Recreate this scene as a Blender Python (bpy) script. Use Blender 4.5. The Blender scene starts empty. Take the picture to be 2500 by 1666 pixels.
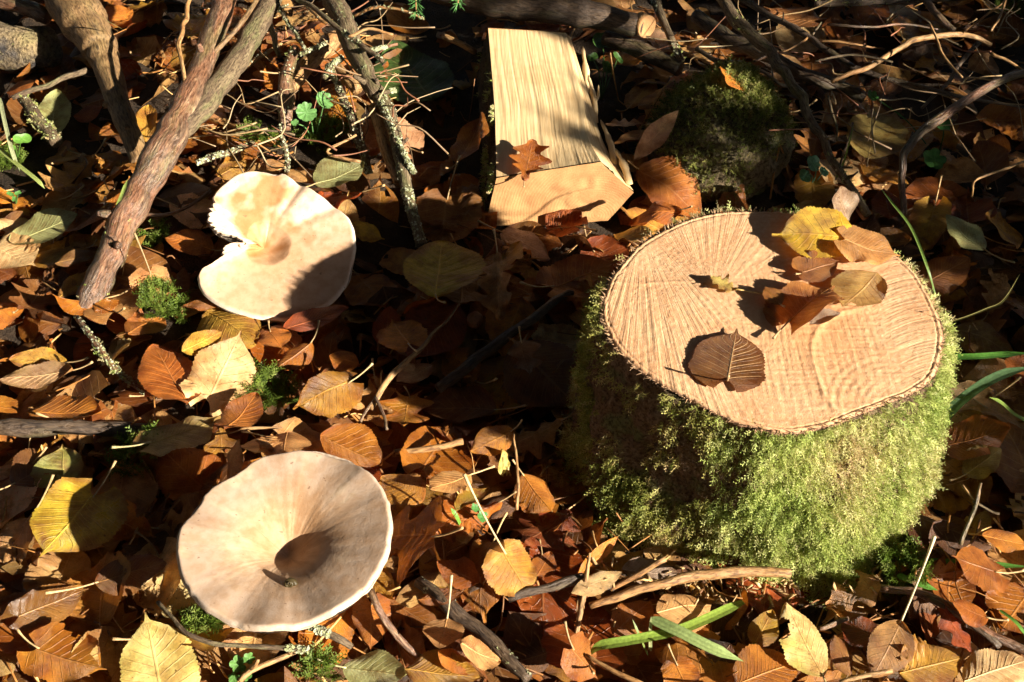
import bpy, math, numpy as np
from mathutils import Vector

# ------------------------------------------------------------------ camera, sky, sun, exposure
scene = bpy.context.scene
col = scene.collection
W_PX, H_PX = 2500.0, 1666.0
PITCH = math.radians(44.0)
FPX = 3018.0
DIST = 0.95
CAM = np.array([0.0, -DIST * math.cos(PITCH), DIST * math.sin(PITCH)])
FWD = np.array([0.0, math.cos(PITCH), -math.sin(PITCH)])
UPV = np.array([0.0, math.sin(PITCH), math.cos(PITCH)])
cam_data = bpy.data.cameras.new('camera')
cam_data.sensor_width = 36.0
cam_data.lens = 36.0 * FPX / W_PX
cam_data.clip_start = 0.01
cam_data.clip_end = 500.0
cam = bpy.data.objects.new('camera', cam_data)
cam.location = CAM
cam.rotation_euler = (math.pi / 2 - PITCH, 0, 0)
col.objects.link(cam)
scene.camera = cam

SUN_AZ = math.radians(34.0)      # from the right, swung towards the viewer
SUN_EL = math.radians(22.0)
SUN = np.array([math.cos(SUN_EL) * math.cos(SUN_AZ), -math.cos(SUN_EL) * math.sin(SUN_AZ), math.sin(SUN_EL)])
world = bpy.data.worlds.new('World')
scene.world = world
world.use_nodes = True
wn = world.node_tree.nodes
wl = world.node_tree.links
wn.clear()
sky = wn.new('ShaderNodeTexSky')
sky.sky_type = 'NISHITA'
sky.sun_disc = False
sky.sun_elevation = SUN_EL
sky.sun_rotation = math.atan2(SUN[0], SUN[1])
sky.air_density = 1.0
sky.dust_density = 0.4
bg = wn.new('ShaderNodeBackground')
bg.inputs[1].default_value = 0.15
wo = wn.new('ShaderNodeOutputWorld')
wl.new(sky.outputs[0], bg.inputs[0])
wl.new(bg.outputs[0], wo.inputs[0])
sun_data = bpy.data.lights.new('sun', 'SUN')
sun_data.energy = 5.0
sun_data.angle = math.radians(0.55)
sun_data.color = (1.0, 0.91, 0.77)
sun = bpy.data.objects.new('sun', sun_data)
sun.rotation_euler = Vector(SUN).to_track_quat('Z', 'Y').to_euler()
sun.location = tuple(SUN * 5)
col.objects.link(sun)
scene.view_settings.view_transform = 'Standard'
scene.view_settings.look = 'None'
scene.view_settings.gamma = 1.0
scene.view_settings.exposure = 1.64
scene.view_settings.use_curve_mapping = False
scene.cycles.adaptive_threshold = 0.025
scene.cycles.max_bounces = 5
scene.cycles.diffuse_bounces = 3
scene.cycles.glossy_bounces = 2
scene.cycles.transmission_bounces = 3

# ------------------------------------------------------------------ helpers
RNG = np.random.default_rng(11)

def ray(u, v):
    d = np.array([(u - W_PX / 2) / FPX, 0, 0]) + UPV * ((H_PX / 2 - v) / FPX) + FWD
    return d

def P(u, v, z=0.0):
    d = ray(u, v)
    return CAM + d * ((z - CAM[2]) / d[2])

def PY(u, v, y):
    d = ray(u, v)
    return CAM + d * ((y - CAM[1]) / d[1])

def Pn(u, v, p0, n):
    d = ray(u, v)
    return CAM + d * (np.dot(np.asarray(p0) - CAM, n) / np.dot(d, n))

def mpp(p):
    """metres per photo pixel at a point"""
    return float(np.dot(np.asarray(p) - CAM, FWD)) / FPX

def _h(ix, iy, iz, seed):
    n = (ix * 374761393 + iy * 668265263 + iz * 2147483647 + seed * 974634777) & 0xFFFFFFFF
    n = ((n ^ (n >> 13)) * 1274126177) & 0xFFFFFFFF
    n = n ^ (n >> 16)
    return (n & 0xFFFF) / 65535.0

def vnoise(p, scale=1.0, seed=0):
    """value noise in -1..1 for an (n,k<=3) array"""
    p = np.atleast_2d(np.asarray(p, float)) * scale
    if p.shape[1] < 3:
        p = np.hstack([p, np.zeros((len(p), 3 - p.shape[1]))])
    i = np.floor(p).astype(np.int64)
    f = p - i
    f = f * f * (3 - 2 * f)
    r = np.zeros(len(p))
    for dx in (0, 1):
        for dy in (0, 1):
            for dz in (0, 1):
                w = (f[:, 0] if dx else 1 - f[:, 0]) * (f[:, 1] if dy else 1 - f[:, 1]) * (f[:, 2] if dz else 1 - f[:, 2])
                r += w * _h(i[:, 0] + dx, i[:, 1] + dy, i[:, 2] + dz, seed)
    return r * 2 - 1

def fbm(p, scale, seed=0, octs=4):
    r = 0
    a = 1.0
    for k in range(octs):
        r = r + a * vnoise(p, scale * 2 ** k, seed + 17 * k)
        a *= 0.5
    return r

def mesh_np(name, V, F, uv=None, colr=None, wet=None, smooth=True, bark=None):
    """F: (m,3) or (m,4) int array, or a list of such arrays"""
    me = bpy.data.meshes.new(name)
    V = np.asarray(V, np.float32)
    Fs = F if isinstance(F, list) else [F]
    Fs = [np.asarray(f, np.int32) for f in Fs if len(f)]
    loops = np.concatenate([f.ravel() for f in Fs])
    sizes = np.concatenate([np.full(len(f), f.shape[1], np.int32) for f in Fs])
    starts = np.concatenate([[0], np.cumsum(sizes)[:-1]]).astype(np.int32)
    me.vertices.add(len(V))
    me.vertices.foreach_set('co', V.ravel())
    me.loops.add(len(loops))
    me.loops.foreach_set('vertex_index', loops)
    me.polygons.add(len(sizes))
    me.polygons.foreach_set('loop_start', starts)
    if uv is not None:
        ul = me.uv_layers.new(name='UVMap')
        ul.data.foreach_set('uv', np.asarray(uv, np.float32)[loops].ravel())
    if colr is not None:
        c = np.asarray(colr, np.float32)
        if c.ndim == 1:
            c = np.tile(c, (len(V), 1))
        if c.shape[1] == 3:
            c = np.hstack([c, np.ones((len(c), 1), np.float32)])
        a = me.color_attributes.new('Col', 'FLOAT_COLOR', 'POINT')
        a.data.foreach_set('color', c.ravel())
    if wet is not None:
        a = me.attributes.new('Wet', 'FLOAT', 'POINT')
        a.data.foreach_set('value', np.full(len(V), wet, np.float32) if np.isscalar(wet) else np.asarray(wet, np.float32))
    if bark is not None:
        a = me.attributes.new('BarkCo', 'FLOAT_VECTOR', 'POINT')
        a.data.foreach_set('vector', np.asarray(bark, np.float32).ravel())
    me.update(calc_edges=True)
    me.validate()
    if smooth:
        me.polygons.foreach_set('use_smooth', np.ones(len(me.polygons), bool))
    return me

def obj(name, me, mat, parent=None):
    o = bpy.data.objects.new(name, me)
    if me is not None and mat is not None:
        if len(me.materials) == 0:
            me.materials.append(mat)
    col.objects.link(o)
    if parent is not None:
        o.parent = parent
    return o

def tag(o, label=None, cat=None, group=None, kind=None):
    if label: o['label'] = label
    if cat: o['category'] = cat
    if group: o['group'] = group
    if kind: o['kind'] = kind
    return o

def thing(name, label, cat, loc, group=None):
    o = bpy.data.objects.new(name, None)
    o.empty_display_size = 0.02
    o.location = tuple(loc)
    col.objects.link(o)
    return tag(o, label, cat, group)

def grid_faces(n, m, closed=False):
    """n rows, m columns; closed wraps columns"""
    i, j = np.meshgrid(np.arange(n - 1), np.arange(m if closed else m - 1), indexing='ij')
    j2 = (j + 1) % m
    return np.stack([i * m + j, i * m + j2, (i + 1) * m + j2, (i + 1) * m + j], -1).reshape(-1, 4)

def smooth_path(pts, n):
    """Catmull-Rom through rows of pts (any width), n samples"""
    pts = np.asarray(pts, float)
    if len(pts) == 2:
        t = np.linspace(0, 1, n)[:, None]
        return pts[0] * (1 - t) + pts[1] * t
    q = np.vstack([2 * pts[0] - pts[1], pts, 2 * pts[-1] - pts[-2]])
    out = []
    for t in np.linspace(0, len(pts) - 1 - 1e-6, n):
        k = int(t)
        f = t - k
        a, b, c, d = q[k], q[k + 1], q[k + 2], q[k + 3]
        out.append(0.5 * (2 * b + (c - a) * f + (2 * a - 5 * b + 4 * c - d) * f * f + (3 * b - a - 3 * c + d) * f ** 3))
    return np.array(out)

def closed_resample(pts, n):
    pts = np.asarray(pts, float)
    m = len(pts)
    out = []
    for t in np.linspace(0, m, n, endpoint=False):
        k = int(t)
        f = t - k
        a, b, c, d = pts[(k - 1) % m], pts[k % m], pts[(k + 1) % m], pts[(k + 2) % m]
        out.append(0.5 * (2 * b + (c - a) * f + (2 * a - 5 * b + 4 * c - d) * f * f + (3 * b - a - 3 * c + d) * f ** 3))
    return np.array(out)

def tube_np(path, rad, sides=8, rough=0.0, seed=0, cap=True, flat=1.0):
    path = np.asarray(path, float)
    n = len(path)
    rad = np.broadcast_to(np.asarray(rad, float), (n,))
    T = np.gradient(path, axis=0)
    T /= np.linalg.norm(T, axis=1)[:, None] + 1e-12
    ref = np.array([0, 0, 1.0]) if abs(T[0, 2]) < 0.9 else np.array([1.0, 0, 0])
    A = np.cross(ref, T[0]); A /= np.linalg.norm(A)
    V = []
    ang = np.linspace(0, 2 * np.pi, sides, endpoint=False)
    for i in range(n):
        A = A - T[i] * np.dot(A, T[i]); A /= np.linalg.norm(A) + 1e-12
        B = np.cross(T[i], A)
        V.append(path[i] + rad[i] * (np.cos(ang)[:, None] * A + flat * np.sin(ang)[:, None] * B))
    V = np.array(V)
    if rough > 0:
        c = path[:, None, :]
        k = 1 + rough * (fbm(V.reshape(-1, 3), 0.5 / max(rad.mean(), 1e-5), seed, 3)).reshape(n, sides, 1)
        V = c + (V - c) * k
    V = V.reshape(-1, 3)
    Fq = grid_faces(n, sides, True)
    if not cap:
        return V, [Fq]
    V = np.vstack([V, path[0], path[-1]])
    a = np.arange(sides); b = (a + 1) % sides
    f0 = np.stack([np.full(sides, n * sides), b, a], -1)
    o = (n - 1) * sides
    f1 = np.stack([np.full(sides, n * sides + 1), o + a, o + b], -1)
    return V, [Fq, np.vstack([f0, f1])]

def bark_co(path, rad, sides, cap=True, stretch=0.22):
    """coordinates that run along a stick, so that bark streaks follow it"""
    path = np.asarray(path, float)
    s = np.concatenate([[0], np.cumsum(np.linalg.norm(np.diff(path, axis=0), axis=1))])
    rad = np.broadcast_to(np.asarray(rad, float), (len(path),))
    ang = np.linspace(0, 2 * np.pi, sides, endpoint=False)
    off = path[0] * 7.0
    c = np.stack([np.repeat(s[:, None] * stretch, sides, 1), rad[:, None] * np.cos(ang), rad[:, None] * np.sin(ang)], -1).reshape(-1, 3)
    if cap:
        c = np.vstack([c, [[0, 0, 0]], [[s[-1] * stretch, 0, 0]]])
    return c + off

def join_np(parts):
    """list of (V,[F..]) or (V,[F..],col) -> joined"""
    Vs, q, t, cs = [], [], [], []
    off = 0
    for p in parts:
        Vs.append(p[0])
        for f in p[1]:
            f = np.asarray(f)
            if len(f) == 0: continue
            (q if f.shape[1] == 4 else t).append(f + off)
        if len(p) > 2:
            c = np.asarray(p[2], float)
            cs.append(np.tile(c, (len(p[0]), 1)) if c.ndim == 1 else c)
        off += len(p[0])
    F = []
    if q: F.append(np.vstack(q))
    if t: F.append(np.vstack(t))
    return np.vstack(Vs), F, (np.vstack(cs) if cs else None)

# ------------------------------------------------------------------ materials
class NT:
    def __init__(self, name):
        self.m = bpy.data.materials.new(name)
        self.m.use_nodes = True
        self.t = self.m.node_tree
        self.t.nodes.clear()
        self.out = self.n('ShaderNodeOutputMaterial')
    def n(self, typ, **kw):
        x = self.t.nodes.new(typ)
        for k, v in kw.items(): setattr(x, k, v)
        return x
    def l(self, a, b): self.t.links.new(a, b)
    def set(self, inp, v):
        if hasattr(v, 'is_linked') or hasattr(v, 'links'): self.l(v, inp)
        else: inp.default_value = v
    def math(self, op, a, b=None, c=None, clamp=False):
        x = self.n('ShaderNodeMath', operation=op, use_clamp=clamp)
        self.set(x.inputs[0], a)
        if b is not None: self.set(x.inputs[1], b)
        if c is not None: self.set(x.inputs[2], c)
        return x.outputs[0]
    def mix(self, f, a, b, mode='MIX'):
        x = self.n('ShaderNodeMix', data_type='RGBA', blend_type=mode)
        self.set(x.inputs[0], f)
        for k, v in ((6, a), (7, b)):
            self.set(x.inputs[k], (*v, 1) if isinstance(v, tuple) and len(v) == 3 else v)
        return x.outputs[2]
    def noise(self, scale, detail=4, vec=None, rough=0.6, dist=0.0):
        x = self.n('ShaderNodeTexNoise')
        x.inputs['Scale'].default_value = scale
        x.inputs['Detail'].default_value = detail
        x.inputs['Roughness'].default_value = rough
        x.inputs['Distortion'].default_value = dist
        self.l(vec if vec is not None else self.pos(), x.inputs['Vector'])
        return x.outputs['Fac']
    def pos(self):
        if not hasattr(self, '_p'): self._p = self.n('ShaderNodeNewGeometry').outputs['Position']
        return self._p
    def smooth(self, v, a, b, lo=0.0, hi=1.0):
        x = self.n('ShaderNodeMapRange', interpolation_type='SMOOTHSTEP')
        self.set(x.inputs[0], v)
        x.inputs[1].default_value = a; x.inputs[2].default_value = b
        x.inputs[3].default_value = lo; x.inputs[4].default_value = hi
        return x.outputs[0]
    def attr(self, name, out='Color'):
        return self.n('ShaderNodeAttribute', attribute_name=name).outputs[out]
    def bump(self, h, strength=0.5, dist=0.001):
        x = self.n('ShaderNodeBump')
        x.inputs['Strength'].default_value = strength
        x.inputs['Distance'].default_value = dist
        self.l(h, x.inputs['Height'])
        return x.outputs[0]
    def finish(self, color, rough=0.7, normal=None, spec=0.4, transl=0.0, tcol=None):
        p = self.n('ShaderNodeBsdfPrincipled')
        self.set(p.inputs['Base Color'], (*color, 1) if isinstance(color, tuple) else color)
        self.set(p.inputs['Roughness'], rough)
        self.set(p.inputs['Specular IOR Level'], spec)
        if normal is not None: self.l(normal, p.inputs['Normal'])
        s = p.outputs[0]
        if transl:
            t = self.n('ShaderNodeBsdfTranslucent')
            self.set(t.inputs[0], tcol if tcol is not None else color)
            if normal is not None: self.l(normal, t.inputs['Normal'])
            x = self.n('ShaderNodeMixShader')
            self.set(x.inputs[0], transl)
            self.l(s, x.inputs[1]); self.l(t.outputs[0], x.inputs[2])
            s = x.outputs[0]
        self.l(s, self.out.inputs[0])
        return self.m

def mat_leaf():
    m = NT('leaf')
    c = m.attr('Col')
    wet = m.attr('Wet', 'Fac')
    uv = m.n('ShaderNodeUVMap', uv_map='UVMap')
    sp = m.n('ShaderNodeSeparateXYZ')
    m.l(uv.outputs[0], sp.inputs[0])
    u, v = sp.outputs[0], sp.outputs[1]
    s = m.math('ABSOLUTE', m.math('MULTIPLY_ADD', v, 2.0, -1.0))
    wob = m.noise(130, 2)
    mid = m.smooth(s, 0.012, 0.05, 1.0, 0.0)
    a = m.math('SUBTRACT', m.math('MULTIPLY', u, 9.0), m.math('MULTIPLY', m.math('POWER', s, 0.85), 2.3))
    a = m.math('MULTIPLY_ADD', wob, 0.35, a)
    tri = m.math('ABSOLUTE', m.math('SUBTRACT', m.math('FRACT', a), 0.5))
    side = m.smooth(tri, 0.425, 0.49)
    side = m.math('MULTIPLY', side, m.smooth(s, 0.6, 1.0, 1.0, 0.25))
    b = m.math('MULTIPLY_ADD', m.math('ADD', u, m.math('MULTIPLY', s, 0.9)), 46.0, m.math('MULTIPLY', wob, 3.0))
    ter = m.smooth(m.math('ABSOLUTE', m.math('SUBTRACT', m.math('FRACT', b), 0.5)), 0.34, 0.5)
    vein = m.math('MAXIMUM', mid, m.math('MULTIPLY', side, 0.75))
    fine = m.noise(900, 4)
    blot = m.noise(85, 5, rough=0.65)
    spots = m.smooth(m.noise(420, 2), 0.66, 0.74)
    c1 = m.mix(m.smooth(blot, 0.38, 0.68), c, m.mix(1.0, c, (0.62, 0.50, 0.40), 'MULTIPLY'))
    c2 = m.mix(m.smooth(fine, 0.35, 0.7), c1, m.mix(1.0, c1, (1.25, 1.18, 1.05), 'MULTIPLY'))
    c3 = m.mix(m.math('MULTIPLY', spots, 0.75), c2, m.mix(1.0, c2, (0.22, 0.15, 0.12), 'MULTIPLY'))
    vc = m.mix(0.35, m.mix(1.0, c2, (1.45, 1.4, 1.3), 'MULTIPLY'), (0.45, 0.30, 0.15))
    cc = m.mix(m.math('MULTIPLY', vein, 0.62), c3, vc)
    h = m.math('ADD', m.math('MULTIPLY', vein, -0.8), m.math('MULTIPLY', ter, -0.22))
    h = m.math('ADD', h, m.math('MULTIPLY', fine, 0.55))
    h = m.math('ADD', h, m.math('MULTIPLY', blot, 0.7))
    nrm = m.bump(h, 0.75, 0.0009)
    r = m.math('SUBTRACT', m.math('MULTIPLY_ADD', blot, 0.3, 0.40), m.math('MULTIPLY', wet, 0.33), clamp=True)
    return m.finish(cc, r, nrm, 0.45, 0.24, m.mix(1.0, cc, (1.5, 1.1, 0.6), 'MULTIPLY'))

def mat_vcol(name, rough=0.7, transl=0.0, nscale=600, var=0.35, bump=0.3, bdist=0.0006, spec=0.3):
    m = NT(name)
    c = m.attr('Col')
    n1 = m.noise(nscale, 4)
    cc = m.mix(m.smooth(n1, 0.3, 0.7), m.mix(1.0, c, (1 - var,) * 3, 'MULTIPLY'), m.mix(1.0, c, (1 + var,) * 3, 'MULTIPLY'))
    return m.finish(cc, rough, m.bump(n1, bump, bdist), spec, transl, cc if transl else None)

def mat_bark(name, c1, c2, c3, scale=220, rough=0.62, spec=0.5, bdist=0.0012, algae=0.0, along=False):
    m = NT(name)
    if along:
        m._p = m.attr('BarkCo', 'Vector')
    n1 = m.noise(scale, 6, rough=0.7)
    n2 = m.noise(scale * (0.35 if along else 0.2), 4, dist=0.4)
    n3 = m.noise(scale * 3, 3)
    cc = m.mix(m.smooth(n2, 0.38, 0.62), c1, c2)
    cc = m.mix(m.smooth(n1, 0.5, 0.72), cc, c3)
    if algae:
        cc = m.mix(m.math('MULTIPLY', m.smooth(m.noise(scale * 0.28, 5), 0.5, 0.66), algae), cc, (0.16, 0.18, 0.06))
    cc = m.mix(m.smooth(n3, 0.42, 0.66), cc, m.mix(1.0, cc, (0.36, 0.33, 0.32), 'MULTIPLY'))
    h = m.math('ADD', n1, m.math('MULTIPLY', n3, 0.5))
    return m.finish(cc, m.smooth(n1, 0.3, 0.7, rough - 0.15, rough + 0.15), m.bump(h, 1.0, bdist * 2.2), spec)

M = {}
M['leaf'] = mat_leaf()
M['petiole'] = mat_vcol('petiole', 0.5, 0.0, 700, 0.25)
M['moss'] = mat_vcol('moss', 0.55, 0.35, 900, 0.3, 0.0)
M['lichen'] = mat_vcol('lichen', 0.9, 0.0, 1500, 0.25, 0.5)
M['plant'] = mat_vcol('plant', 0.42, 0.3, 500, 0.2, 0.3)
M['bark_red'] = mat_bark('bark_red', (0.25, 0.115, 0.06), (0.13, 0.08, 0.05), (0.38, 0.25, 0.14), 230, 0.36, 0.6, algae=0.35, along=True)
M['bark_brown'] = mat_bark('bark_brown', (0.21, 0.125, 0.055), (0.27, 0.16, 0.07), (0.12, 0.075, 0.04), 200, 0.6, 0.4, 0.0008, algae=0.15, along=True)
M['bark_grey'] = mat_bark('bark_grey', (0.19, 0.135, 0.075), (0.13, 0.085, 0.05), (0.28, 0.22, 0.12), 320, 0.7, 0.35, algae=0.5, along=True)
M['bark_dark'] = mat_bark('bark_dark', (0.085, 0.055, 0.035), (0.13, 0.085, 0.05), (0.045, 0.03, 0.022), 260, 0.5, 0.5, algae=0.2, along=True)
M['bark_bare'] = mat_bark('bark_bare', (0.40, 0.23, 0.09), (0.34, 0.17, 0.06), (0.46, 0.30, 0.14), 240, 0.55, 0.4, 0.0006, along=True)
M['bark_decay'] = mat_bark('bark_decay', (0.05, 0.045, 0.045), (0.32, 0.23, 0.11), (0.20, 0.15, 0.09), 110, 0.7, 0.4, 0.003, algae=0.3)
M['stone'] = mat_bark('stone', (0.15, 0.11, 0.055), (0.10, 0.085, 0.04), (0.23, 0.165, 0.10), 120, 0.8, 0.3, 0.002, algae=0.7)
# ------------------------------------------------------------------ ground and its height field
X0, X1, Y0, Y1, CELL = -1.3, 1.3, -0.75, 1.35, 0.004
NX, NY = int((X1 - X0) / CELL), int((Y1 - Y0) / CELL)

def ground_h(x, y):
    p = np.stack([np.ravel(x), np.ravel(y)], -1)
    return (0.010 * vnoise(p, 4.0, 3) + 0.006 * vnoise(p, 11.0, 5) + 0.0025 * vnoise(p, 40.0, 7)).reshape(np.shape(x)) - 0.012

gx, gy = np.meshgrid(X0 + (np.arange(NX) + 0.5) * CELL, Y0 + (np.arange(NY) + 0.5) * CELL, indexing='ij')
HF = ground_h(gx, gy)
BLOCK = np.zeros((NX, NY), bool)

def hf_idx(p):
    return (np.clip(((p[:, 0] - X0) / CELL).astype(int), 0, NX - 1), np.clip(((p[:, 1] - Y0) / CELL).astype(int), 0, NY - 1))

def hf(p):
    p = np.atleast_2d(p)
    return HF[hf_idx(p)]

def hf_stamp(V):
    i, j = hf_idx(V)
    for di in (0, 1):
        for dj in (0, 1):
            np.maximum.at(HF, (np.minimum(i + di, NX - 1), np.minimum(j + dj, NY - 1)), V[:, 2])

def on_ground(u, v, lift=0.0):
    """the point of the litter surface seen at a photo pixel"""
    z = 0.0
    for _ in range(5):
        p = P(u, v, z)
        z = 0.5 * z + 0.5 * (float(hf(p[None])[0]) + lift)
    return P(u, v, z)

m = NT('soil')
n1 = m.noise(60, 6); n2 = m.noise(500, 4)
cc = m.mix(m.smooth(n1, 0.35, 0.65), (0.022, 0.014, 0.008), (0.055, 0.034, 0.018))
cc = m.mix(m.smooth(n2, 0.55, 0.75), cc, (0.10, 0.065, 0.035))
M['soil'] = m.finish(cc, 0.85, m.bump(m.math('ADD', n1, n2), 0.9, 0.004), 0.3)

ax = np.concatenate([-np.geomspace(60, 1.5, 14), np.linspace(-1.4, 1.4, 181), np.geomspace(1.5, 60, 14)])
ay = np.concatenate([-np.geomspace(60, 1.2, 14), np.linspace(-1.1, 1.6, 171), np.geomspace(1.7, 60, 14)])
AX, AY = np.meshgrid(ax, ay, indexing='ij')
V = np.stack([AX, AY, ground_h(AX, AY)], -1).reshape(-1, 3)
tag(obj('ground', mesh_np('ground', V, grid_faces(len(ax), len(ay))), M['soil']), 'dark damp forest soil under the leaf litter', 'ground', kind='structure')

# ------------------------------------------------------------------ moss sprigs
def moss_np(base, nrm, length, rng, droop=0.35, spread=0.7, cols=None, leaflets=6, lw=0.16):
    """feathery sprigs: base (n,3), nrm (n,3), length (n,)"""
    n = len(base)
    d = nrm + spread * rng.normal(size=(n, 3)) * 0.6
    d /= np.linalg.norm(d, axis=1)[:, None]
    d2 = d + np.array([0, 0, -1.0]) * droop + 0.35 * rng.normal(size=(n, 3))
    d2 /= np.linalg.norm(d2, axis=1)[:, None]
    L = length[:, None]
    side = np.cross(d, rng.normal(size=(n, 3)))
    side /= np.linalg.norm(side, axis=1)[:, None]
    up = np.cross(side, d)
    p0, p1, p2 = base, base + d * L * 0.5, base + d * L * 0.5 + d2 * L * 0.5
    w = L * 0.035
    V = [p0 - side * w, p0 + side * w, p1 - side * w, p1 + side * w, p2]
    F = [[0, 1, 3], [0, 3, 2], [2, 3, 4]]
    k = 5
    for q in range(leaflets):
        t = 0.15 + 0.8 * q / max(leaflets - 1, 1)
        c = np.where(t < 0.5, 1, 0) * (p0 + (p1 - p0) * min(t * 2, 1)) + np.where(t < 0.5, 0, 1) * (p1 + (p2 - p1) * max(t * 2 - 1, 0))
        sgn = 1 if q % 2 else -1
        ll = L * (0.42 - 0.22 * t)
        ax_ = d * 0.7 + side * sgn * 0.8 + up * 0.25 * rng.normal(size=(n, 1))
        ax_ /= np.linalg.norm(ax_, axis=1)[:, None]
        ww = np.cross(ax_, up) * L * lw * 0.5
        V += [c, c + ax_ * ll * 0.45 + ww, c + ax_ * ll, c + ax_ * ll * 0.45 - ww]
        F += [[k, k + 1, k + 2], [k, k + 2, k + 3]]
        k += 4
    V = np.stack(V, 1)
    F = (np.array(F)[None] + (np.arange(n) * k)[:, None, None]).reshape(-1, 3)
    C = np.repeat(cols, k, 0)
    return V.reshape(-1, 3), [F], C

MOSS_COLS = 1.1 * np.array([[0.22, 0.29, 0.06], [0.37, 0.43, 0.11], [0.49, 0.50, 0.18], [0.57, 0.51, 0.25], [0.50, 0.36, 0.18]])

def moss_cols(n, rng, patch=None):
    if patch is None:
        patch = rng.random(n)
    idx = np.clip((patch * 4 + rng.normal(size=n) * 0.7), 0, 3.999)
    i = idx.astype(int)
    f = (idx - i)[:, None]
    return (MOSS_COLS[i] * (1 - f) + MOSS_COLS[np.minimum(i + 1, 4)] * f) * rng.uniform(0.75, 1.2, (n, 1))

# ------------------------------------------------------------------ the sawn stump
TOP_PX = [(1472, 786), (1470, 735), (1489, 680), (1540, 612), (1600, 569), (1672, 535), (1740, 518), (1808, 512), (1910, 514),
          (2010, 530), (2100, 562), (2186, 620), (2241, 671), (2292, 769), (2305, 820), (2301, 862), (2284, 913), (2229, 956), (2122, 998),
          (2029, 1037), (1935, 1056), (1846, 1045), (1761, 1015), (1655, 960), (1570, 909), (1506, 850)]
BASE_PX = [(1385, 1075), (1440, 960), (1580, 890), (1800, 855), (2020, 880), (2170, 960), (2240, 1060), (2262, 1170), (2235, 1270), (2170, 1345), (2085, 1405),
           (1970, 1425), (1800, 1375), (1640, 1325), (1490, 1272), (1405, 1185)]
rng = np.random.default_rng(5)
front = P(1960, 1425, 0.0)
Z_TOP = PY(1940, 1055, front[1] + 0.012)[2]
top_c = P(1900, 775, Z_TOP)

def polar_r(pts, c, th):
    d = pts[:, :2] - c[:2]
    a = np.unwrap(np.arctan2(d[:, 1], d[:, 0]))
    if a[-1] < a[0]:
        a, d = a[::-1], d[::-1]
    r = np.linalg.norm(d, axis=1)
    a3 = np.concatenate([a - 2 * np.pi, a, a + 2 * np.pi]); r3 = np.concatenate([r, r, r])
    o = np.argsort(a3)
    return np.interp(th, a3[o], r3[o])

NTH = 520
TH = np.linspace(-np.pi, np.pi, NTH, endpoint=False)
top_w = closed_resample([P(u, v, Z_TOP) for u, v in TOP_PX], 400)
base_w = closed_resample([P(u, v, 0.0) for u, v in BASE_PX], 400)
base_c = base_w.mean(0)
R_TOP = polar_r(top_w, top_c, TH)
R_BASE = polar_r(base_w, base_c, TH)
R_TOP = R_TOP * (1 + 0.004 * vnoise(TH[:, None], 9, 2) + 0.003 * vnoise(TH[:, None], 60, 4))
stump = thing('tree_stump', 'sawn tree stump with pale flat top and green mossy sides', 'tree stump', (base_c[0], base_c[1], 0.0))
SO = np.array([base_c[0], base_c[1], 0.0])

def tline(px):
    return P(px[0], px[1], Z_TOP)[:2]

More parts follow.
